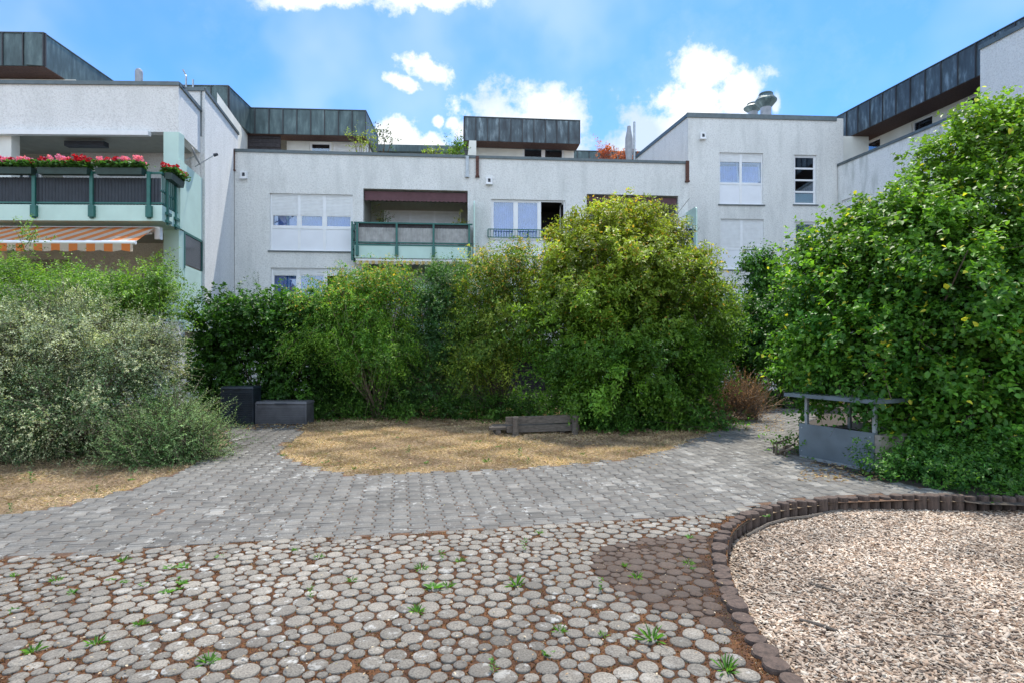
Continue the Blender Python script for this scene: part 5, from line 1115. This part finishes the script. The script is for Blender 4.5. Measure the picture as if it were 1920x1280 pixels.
flower_box(FL, FL.U(74, 1.2), FL.U(168, 1.2), 1.2, zf_, 'flower box with red geraniums at both ends and pink ones between', 46, lambda p, r: .25 < p < .6 or r > .85)
flower_box(FL, FL.U(182, 1.2), FL.U(270, 1.2), 1.2, zf_, 'flower box with mostly pink geraniums and a few red, nearest the balcony corner', 44, lambda p, r: p < .25 or p > .55 or r > .7)
flower_box(FBS, .10, .98, .10, zf_-.02, 'flower box of deep red geraniums round the balcony corner', 34, lambda p, r: r > .95)
# satellite dish
dc = FS.P(.95, .10, 7.22); t = thing('satellite_dish', 'small grey satellite dish tilted beside the left balcony corner', 'satellite dish', dc)
m = MB(); k = 20; dv = Vector((.70, .30, .34)).normalized(); a = dv.orthogonal().normalized(); b_ = dv.cross(a); vs = []; fs = []
for j in range(5):
    r = .27*j/4
    for i in range(k): vs.append(Vector(dc)+a*r*math.cos(i*6.2832/k)+b_*r*math.sin(i*6.2832/k)+dv*(r*r*.55))
for j in range(4):
    for i in range(k): fs.append((j*k+i, j*k+(i+1) % k, (j+1)*k+(i+1) % k, (j+1)*k+i))
nv = len(vs); vs += [v-dv*.012 for v in vs]; fs += [tuple(reversed([q+nv for q in f])) for f in fs]; fs += [(4*k+i, 4*k+(i+1) % k, 4*k+(i+1) % k+nv, 4*k+i+nv) for i in range(k)]
m.add(vs, fs); m.build('reflector', 'dishgrey', t, smooth=True)
m = MB(); e = Vector(dc)+dv*.55-Vector((0, 0, .12)); m.tube([Vector(dc)-Vector((0, 0, .3)), e], .014, 6); m.build('arm', 'steel', t); m = MB(); m.tube([e-dv*.02, e+dv*.1], [.05, .035], 10); m.build('receiver', 'ribbed', t)
m = MB(); m.tube([Vector(dc)-dv*.02, Vector(FS.P(.95, -.35, 7.0)), Vector(FS.P(.95, -.35, 6.7))], .02, 6); m.build('bracket', 'steel', t)
# solar panels on right balcony
for (px0, px1, lab) in ((1212, 1246, 'solar panel hung on the right balcony rail, left one half hidden in the bush'), (1262, 1301, 'solar panel hung at the right corner of the right balcony rail')):
    n_ = pj+.12; a, b_ = FM.U(px0, n_), FM.U(px1, n_); zt2_, zb2_ = FM.Z(1290, 427, n_), FM.Z(1290, 461, n_); t = thing('solar_panel', lab, 'solar panel', FM.P((a+b_)/2, n_, zb2_), 'solar panels on the balcony rail')
    m = MB(); tl = .18
    def q(u, z, o=0): f = (zt2_-z)/(zt2_-zb2_); return FM.P(u, n_+tl*f+o, z)
    m.hexa([q(a, zb2_, .0), q(b_, zb2_, .0), q(b_, zb2_, -.03), q(a, zb2_, -.03), q(a, zt2_, 0), q(b_, zt2_, 0), q(b_, zt2_, -.03), q(a, zt2_, -.03)]); m.build('frame', 'pvc', t)
    m = MB(); nx, nz = 4, 4
    for i in range(nx):
        for j in range(nz):
            x0 = a+.03+(b_-a-.06)*i/nx+.005; x1 = a+.03+(b_-a-.06)*(i+1)/nx-.005; y0 = zb2_+.03+(zt2_-zb2_-.06)*j/nz+.005; y1 = zb2_+.03+(zt2_-zb2_-.06)*(j+1)/nz-.005
            m.add([q(x0, y0, .003), q(x1, y0, .003), q(x1, y1, .003), q(x0, y1, .003)], [(0, 1, 2, 3)])
    m.build('cells', 'cells', t)
# balcony plants
def potplant(fr, px, n, z, h, w, cols, lab, nsh=60, leaf=.07, up=.6):
    u = fr.U(px, n); c = fr.P(u, n, z); t = thing('potted_plant', lab, 'potted plant', c); m = MB(); m.lathe(c, [(.11, 0), (.15, .26), (.165, .28), (.12, .285)], 14); m.build('pot', 'terracotta', t)
    foliage(t, [(c[0], c[1], z+.3+h/2, w, w, h/2)], nsh, 8, .2, leaf, cols, up=up, rmin=.1, minz=z+.25, back=0); stems(t, (c[0], c[1], z+.25), [Vector((c[0]+random.uniform(-w, w)*.5, c[1], z+.3+h*.6)) for _ in range(4)], .012)
gz = zt1+.01
potplant(FM, 712, -.25, gz, 1.15, .32, [(.12, .05, .04), (.10, .12, .05)], 'reddish leaved plant in a pot at the left of the middle balcony', 70)
potplant(FM, 725, -.35, gz, 1.45, .25, [(.03, .09, .03), (.05, .12, .04)], 'tall dark green plant in a pot behind the reddish one on the middle balcony', 60)
potplant(FM, 866, -.2, gz, 1.2, .26, [(.16, .17, .04), (.25, .24, .06)], 'yellow green plant in a pot at the right end of the middle balcony', 60)
potplant(FM, 1292, .2, zt2+.25, .62, .16, [(.015, .06, .03), (.03, .09, .04)], 'dark green conical topiary in a pot at the right end of the right balcony', 150, .035, 1.2)
# folded parasol on the terrace
pb = W(1183, 300, 23.4); t = thing('folded_parasol', 'folded grey parasol standing on the roof terrace beside a post', 'parasol', (pb.x, 23.4, 7.95)); zt3_ = W(1183, 236, 23.4).z
m = MB(); m.lathe((pb.x-.08, 23.4, 7.95), [(.03, 0), (.03, 1.3), (.11, 1.35), (.16, 1.7), (.15, zt3_-8.45), (.08, zt3_-8.1), (.07, zt3_-7.97)], 9, (1, .8)); m.build('canopy', 'dishgrey', t)
m = MB(); m.tube([(pb.x+.13, 23.4, 7.95), (pb.x+.14, 23.4, W(1183, 229, 23.4).z)], .045, 8); m.build('pole', 'steel', t)
m = MB(); m.lathe((pb.x, 23.4, 7.95), [(.3, 0), (.3, .08), (.1, .1)], 16); m.build('base', 'concrete', t)

# ================================================================== GRASS, LITTER, WEEDS
island = [G(x, y) for x, y in [(568, 799), (560, 812), (530, 835), (524, 850), (545, 862), (600, 882), (655, 893), (760, 890), (900, 884), (1000, 878), (1090, 871), (1180, 862), (1232, 853), (1275, 836), (1310, 821), (1360, 802), (1330, 780), (1200, 770), (1000, 762), (800, 762), (620, 770)]]
verge = [G(x, y) for x, y in [(-500, 1075), (0, 974), (120, 951), (200, 936), (262, 913), (330, 889), (400, 859), (300, 850), (-500, 850)]]
def grass(n, polys, label, hmin=.025, hmax=.075):
    Ps = []
    for poly, w in polys:
        xs = [p.x for p in poly]; ys = [p.y for p in poly]; X = rng.uniform(min(xs), max(xs), int(n*w*2)); Y = rng.uniform(min(ys), max(ys), int(n*w*2)); ok = np_inside(X, Y, poly); Ps.append(np.stack([X[ok], Y[ok]], 1))
    P = np.concatenate(Ps); k = len(P); P = np.concatenate([P, np.zeros((k, 1))], 1)
    f = .5+.5*np.sin(P[:, 0]*1.9+np.sin(P[:, 1]*2.3)*1.4)*np.cos(P[:, 1]*2.1+1)
    D = rng.normal(size=(k, 3)); D[:, 2] = np.abs(rng.normal(.30, .35, k)); D = unit(D); L_ = rng.uniform(hmin, hmax, k)*(.8+.7*f); C = np.array([.62, .465, .30])*rng.uniform(.5, 1.25, (k, 1))*(.62+.5*f)[:, None]*np.clip(1+.35*np.sin(P[:, 0]*5.1+2*np.sin(P[:, 1]*4.3)), .6, 1.2)[:, None]; m_ = rng.random(k) < .10; C[m_] = np.array([.30, .18, .11]); g_ = rng.random(k) < .03*(f > .6)+.02; C[g_] = np.array([.13, .20, .05])
    S = unit(np.cross(D, rng.normal(size=(k, 3)))); w = rng.uniform(.0014, .0042, k)[:, None]
    V = np.stack([P-S*w, P+S*w, P+D*L_[:, None]*.6+S*w*.7, P+D*L_[:, None]-np.array([0, 0, 1])*L_[:, None]*.15], 1).reshape(-1, 3)
    V[:, 2] = np.maximum(V[:, 2], .003); F = np.arange(k*4).reshape(-1, 4)
    return tag(np_mesh('dry_grass', V, F, 'dry', None, np.repeat(C, 4, 0)), label, 'grass', kind='stuff')
isl2 = [G(x, y) for x, y in [(518, 842), (512, 856), (545, 872), (600, 893), (655, 901), (760, 897), (900, 891), (1000, 884), (1090, 877), (1180, 868), (1240, 857), (1280, 842), (1316, 825), (1366, 805), (1330, 790), (1100, 830), (700, 840), (540, 830)]]
grass(200000, [(island, .88), (isl2, .12)], 'short straw coloured dry grass on the island around the bench')
grass(65000, [(verge, 1.0)], 'short straw coloured dry grass on the verge below the silvery bushes')
def litter(name, n, regions, cols, size, label, cat, z=.035):
    Ps = []
    for (x0, x1, y0, y1, w) in regions:
        k = int(n*w); px = rng.uniform(x0, x1, k); py = rng.uniform(y0, y1, k); Y = CH*FPX/(py-HY); Ps.append(np.stack([(px-HX)/FPX*Y, Y, np.full(k, z)+rng.random(k)*.012], 1))
    P = np.concatenate(Ps); P = P[~np_inside(P[:, 0], P[:, 1], pit)]; k = len(P); D = rng.normal(size=(k, 3)); D[:, 2] *= .15; N = rng.normal(size=(k, 3))*.3+np.array([0, 0, 1]); L_ = rng.uniform(.5, 1.2, k)*size; C = np.array(cols)[rng.integers(0, len(cols), k)]*rng.uniform(.6, 1.2, (k, 1))
    V, F, CC = leaves_mesh(P, unit(D), N, L_, L_*.55, C); V[:, 2] = np.maximum(V[:, 2], .006); return tag(np_mesh(name, V, F, 'leaf_matte', None, CC), label, cat, kind='stuff')
litter('leaf_litter', 4200, [(420, 600, 792, 806, .14), (570, 1060, 774, 800, .32), (1000, 1340, 795, 830, .12), (1320, 1470, 768, 810, .22), (560, 1250, 800, 880, .10), (1500, 1660, 868, 905, .10)], [(.30, .17, .08), (.45, .30, .15), (.22, .12, .07), (.50, .38, .20)], .055, 'fallen brown leaves scattered along the hedge foot and path edges', 'leaves', z=.02)
litter('leaf_litter', 500, [(0, 1500, 900, 1280, 1.0)], [(.5, .36, .22), (.36, .24, .14), (.6, .5, .36)], .02, 'tiny dry leaf bits scattered over the paving', 'leaves', z=.04)
litter('leaf_litter', 700, [(1480, 1900, 955, 1250, .5), (1700, 1920, 940, 1010, .5)], [(.20, .11, .07), (.32, .2, .12), (.45, .22, .08)], .04, 'x', 'leaves', z=.04)
bpy.data.objects.remove(bpy.data.objects['leaf_litter.002'])
# crumbly moss tufts and grit filling the joints between the round pavers
def joint_moss(n):
    X = rng.uniform(-6, 2.8, n); Y = rng.uniform(2.3, 5.9, n); ok = np_inside(X, Y, round_poly) & (np.abs(X) < .95*Y+.3); X, Y = X[ok].astype(np.float32), Y[ok].astype(np.float32); keep = np.zeros(len(X), bool)
    for i in range(0, len(X), 4000):
        d = np.min(np.hypot(X[i:i+4000, None]-RC[None, :, 0], Y[i:i+4000, None]-RC[None, :, 1])-RC[None, :, 2], 1); keep[i:i+4000] = d > -.002
    X, Y = X[keep], Y[keep]; k = len(X); P = np.stack([X, Y, rng.uniform(.020, .026, k)], 1); D = rng.normal(size=(k, 3)); D[:, 2] = np.abs(D[:, 2])*.7; L_ = rng.uniform(.006, .016, k)
    cl = np.array([(.24, .10, .03), (.13, .055, .02), (.07, .035, .02), (.30, .17, .07), (.09, .09, .03), (.34, .26, .17)]); C = cl[rng.choice(6, k, p=[.28, .27, .22, .10, .06, .07])]*rng.uniform(.6, 1.2, (k, 1))
    V, F, CC = leaves_mesh(P, unit(D), rng.normal(size=(k, 3)), L_, L_*.7, C); tag(np_mesh('joint_moss', V, F, 'leaf_matte', None, CC), 'rust brown moss and grit in the joints of the round paving', 'moss', kind='stuff')
joint_moss(150000)
# weeds
def weed_mesh(kind):
    n = {'tuft': 26, 'rosette': 16, 'tall': 22}[kind]; a = rng.uniform(0, 6.283, n)
    if kind == 'tuft': el = rng.uniform(.3, 1.3, n); P = np.stack([np.cos(a)*.01, np.sin(a)*.01, np.zeros(n)], 1); L_ = rng.uniform(.05, .11, n); w = np.full(n, .010)
    elif kind == 'rosette': el = rng.uniform(.15, .7, n); P = np.stack([np.cos(a)*.008, np.sin(a)*.008, rng.uniform(0, .01, n)], 1); L_ = rng.uniform(.05, .085, n); w = L_*.38
    else: el = rng.uniform(.2, .9, n); P = np.stack([np.cos(a)*.006, np.sin(a)*.006, np.linspace(0, .15, n)], 1); L_ = rng.uniform(.03, .06, n); w = L_*.4
    D = np.stack([np.cos(a)*np.cos(el), np.sin(a)*np.cos(el), np.sin(el)], 1); C = np.array([.10, .24, .04])*rng.uniform(.6, 1.5, (n, 1)); return leaves_mesh(P, D, np.tile([0., 0, 1], (n, 1))+rng.normal(0, .2, (n, 3)), L_, w, C)
WL = 'small green weed sprouting from the joints of the round paving'
WLAB = {(812, 1104): 'largest leafy weed, bright green, in the middle of the round paving', (967, 1098): 'spiky green tuft a little left of the dark wooden rounds', (983, 1032): 'thin upright yellow green sprout near the far edge of the round paving', (1127, 1108): 'tall weed at the left rim of the dark wooden rounds', (1300, 1068): 'pale leaved rosette on the dark wooden rounds', (1291, 1058): 'small tuft just above the pale rosette on the dark wooden rounds', (1222, 1200): 'dense green tuft between big round pavers below the dark wooden rounds', (1362, 1258): 'spiky tuft at the bottom near the log edging', (390, 1243): 'flat spreading weed at the bottom left of the round paving', (1438, 968): 'yellow green weed growing on top of the log edging', (926, 1262): 'upright weed sprout at the bottom middle edge of the photo', (828, 1050): 'tall dry topped weed behind the largest leafy weed', (783, 1148): 'small round tuft in front of the largest leafy weed', (582, 1122): 'tall thin weed in the left half of the round paving'}
wp = [(565, 400), (300, 1000), (1080, 790)]
spots = [(28, 1080, 't'), (105, 1090, 't'), (134, 1113, 'r'), (208, 1088, 'r'), (232, 1092, 'r'), (268, 1098, 'r'), (318, 1065, 'r'), (329, 1087, 'r'), (340, 1094, 'r'), (312, 1112, 'r'), (335, 1105, 'r'), (345, 1063, 'r'), (230, 1052, 't'), (415, 1045, 'r'), (598, 1046, 't'), (582, 1122, 'l'), (553, 1032, 't'), (24, 1147, 'r'), (262, 1172, 't'), (180, 1208, 't'), (62, 1222, 't'), (390, 1243, 't'), (400, 1238, 'r'), (812, 1104, 'R'), (840, 1100, 't'), (828, 1050, 'l'), (862, 1053, 't'), (983, 1032, 'l'), (967, 1098, 'T'), (783, 1148, 't'), (1127, 1108, 'l'), (1291, 1058, 't'), (1300, 1068, 'r'), (1295, 1008, 'r'), (1050, 1184, 't'), (1130, 1192, 't'), (1028, 1228, 'r'), (1222, 1200, 'T'), (926, 1262, 'l'), (1362, 1258, 'T'), (1195, 1084, 't'), (790, 1068, 't'), (660, 1090, 't'), (1012, 1000, 't'), (1172, 1062, 't'), (1438, 968, 'r')]
protos = {}
for kd in ('tuft', 'rosette', 'tall'):
    for v_ in range(2): protos[(kd, v_)] = weed_mesh(kd)
first = {}
for (px, py, k_) in spots:
    kd = {'t': 'tuft', 'T': 'tuft', 'r': 'rosette', 'R': 'rosette', 'l': 'tall'}[k_]; v_ = random.randint(0, 1); sc = 1.0 if k_ in 'TR' else random.uniform(.45, .75); p = G(px, py, .02)
    if (kd, v_) not in first:
        V, F, C = protos[(kd, v_)]; o = np_mesh('weed', V, F, 'leaf', None, C); first[(kd, v_)] = o
    else: o = first[(kd, v_)].copy(); COL.objects.link(o)
    o.location = (p.x, p.y, .018); o.rotation_euler = (0, 0, random.uniform(0, 6.28)); o.scale = (sc, sc, sc); tag(o, WL, 'weed', 'weeds in the paving joints')
    if (px, py) in WLAB: o['label'] = WLAB[(px, py)]
# green weeds in the dry grass
first = {}
for (px, py) in [(520, 848), (530, 856), (545, 838), (512, 842), (663, 880), (610, 868), (700, 842), (745, 820), (829, 840), (897, 828), (912, 866), (1092, 852), (860, 800), (640, 815), (800, 868), (935, 838), (1180, 846), (975, 856), (765, 850), (990, 870), (180, 925), (60, 905), (245, 900), (20, 960)]:
    kd = random.choice(('tuft', 'tall', 'rosette')); v_ = random.randint(0, 1); p = G(px, py)
    if (kd, v_) not in first: V, F, C = protos[(kd, v_)]; o = np_mesh('grass_weed', V, F, 'leaf', None, C*np.array([.9, .85, 1])); first[(kd, v_)] = o
    else: o = first[(kd, v_)].copy(); COL.objects.link(o)
    o.location = (p.x, p.y, 0); o.rotation_euler = (0, 0, random.uniform(0, 6.28)); s_ = random.uniform(.5, 1.0); o.scale = (s_, s_, s_); tag(o, 'small green weed standing in the dry grass', 'weed', 'weeds in the dry grass')
# sticks on the chips
def stick(pts, r, name, label, mat='oldwood'):
    P_ = [G(x, y, PITZ+.03) for x, y in pts]; m = MB(); m.tube(P_, [r*.7]+[r]*(len(P_)-2)+[r*.5] if len(P_) > 2 else [r, r*.7], 6); o = m.build(name, mat); tag(o, label, 'stick')
stick([(1498, 1160), (1535, 1170), (1577, 1184)], .013, 'wood_stick', 'flat grey stick lying in the middle of the wood chips')
stick([(1515, 1092), (1545, 1100), (1573, 1108)], .007, 'wood_stick', 'thin brown stick on the chips above the flat grey one')
stick([(1748, 1188), (1770, 1191), (1795, 1195)], .006, 'wood_stick', 'thin brown stick on the right part of the wood chips')
stick([(1400, 1003), (1440, 982), (1475, 972), (1515, 968), (1560, 958), (1640, 950), (1705, 946), (1740, 948)], .016, 'fallen_branch', 'long bent grey branch lying along the inside of the log edging')
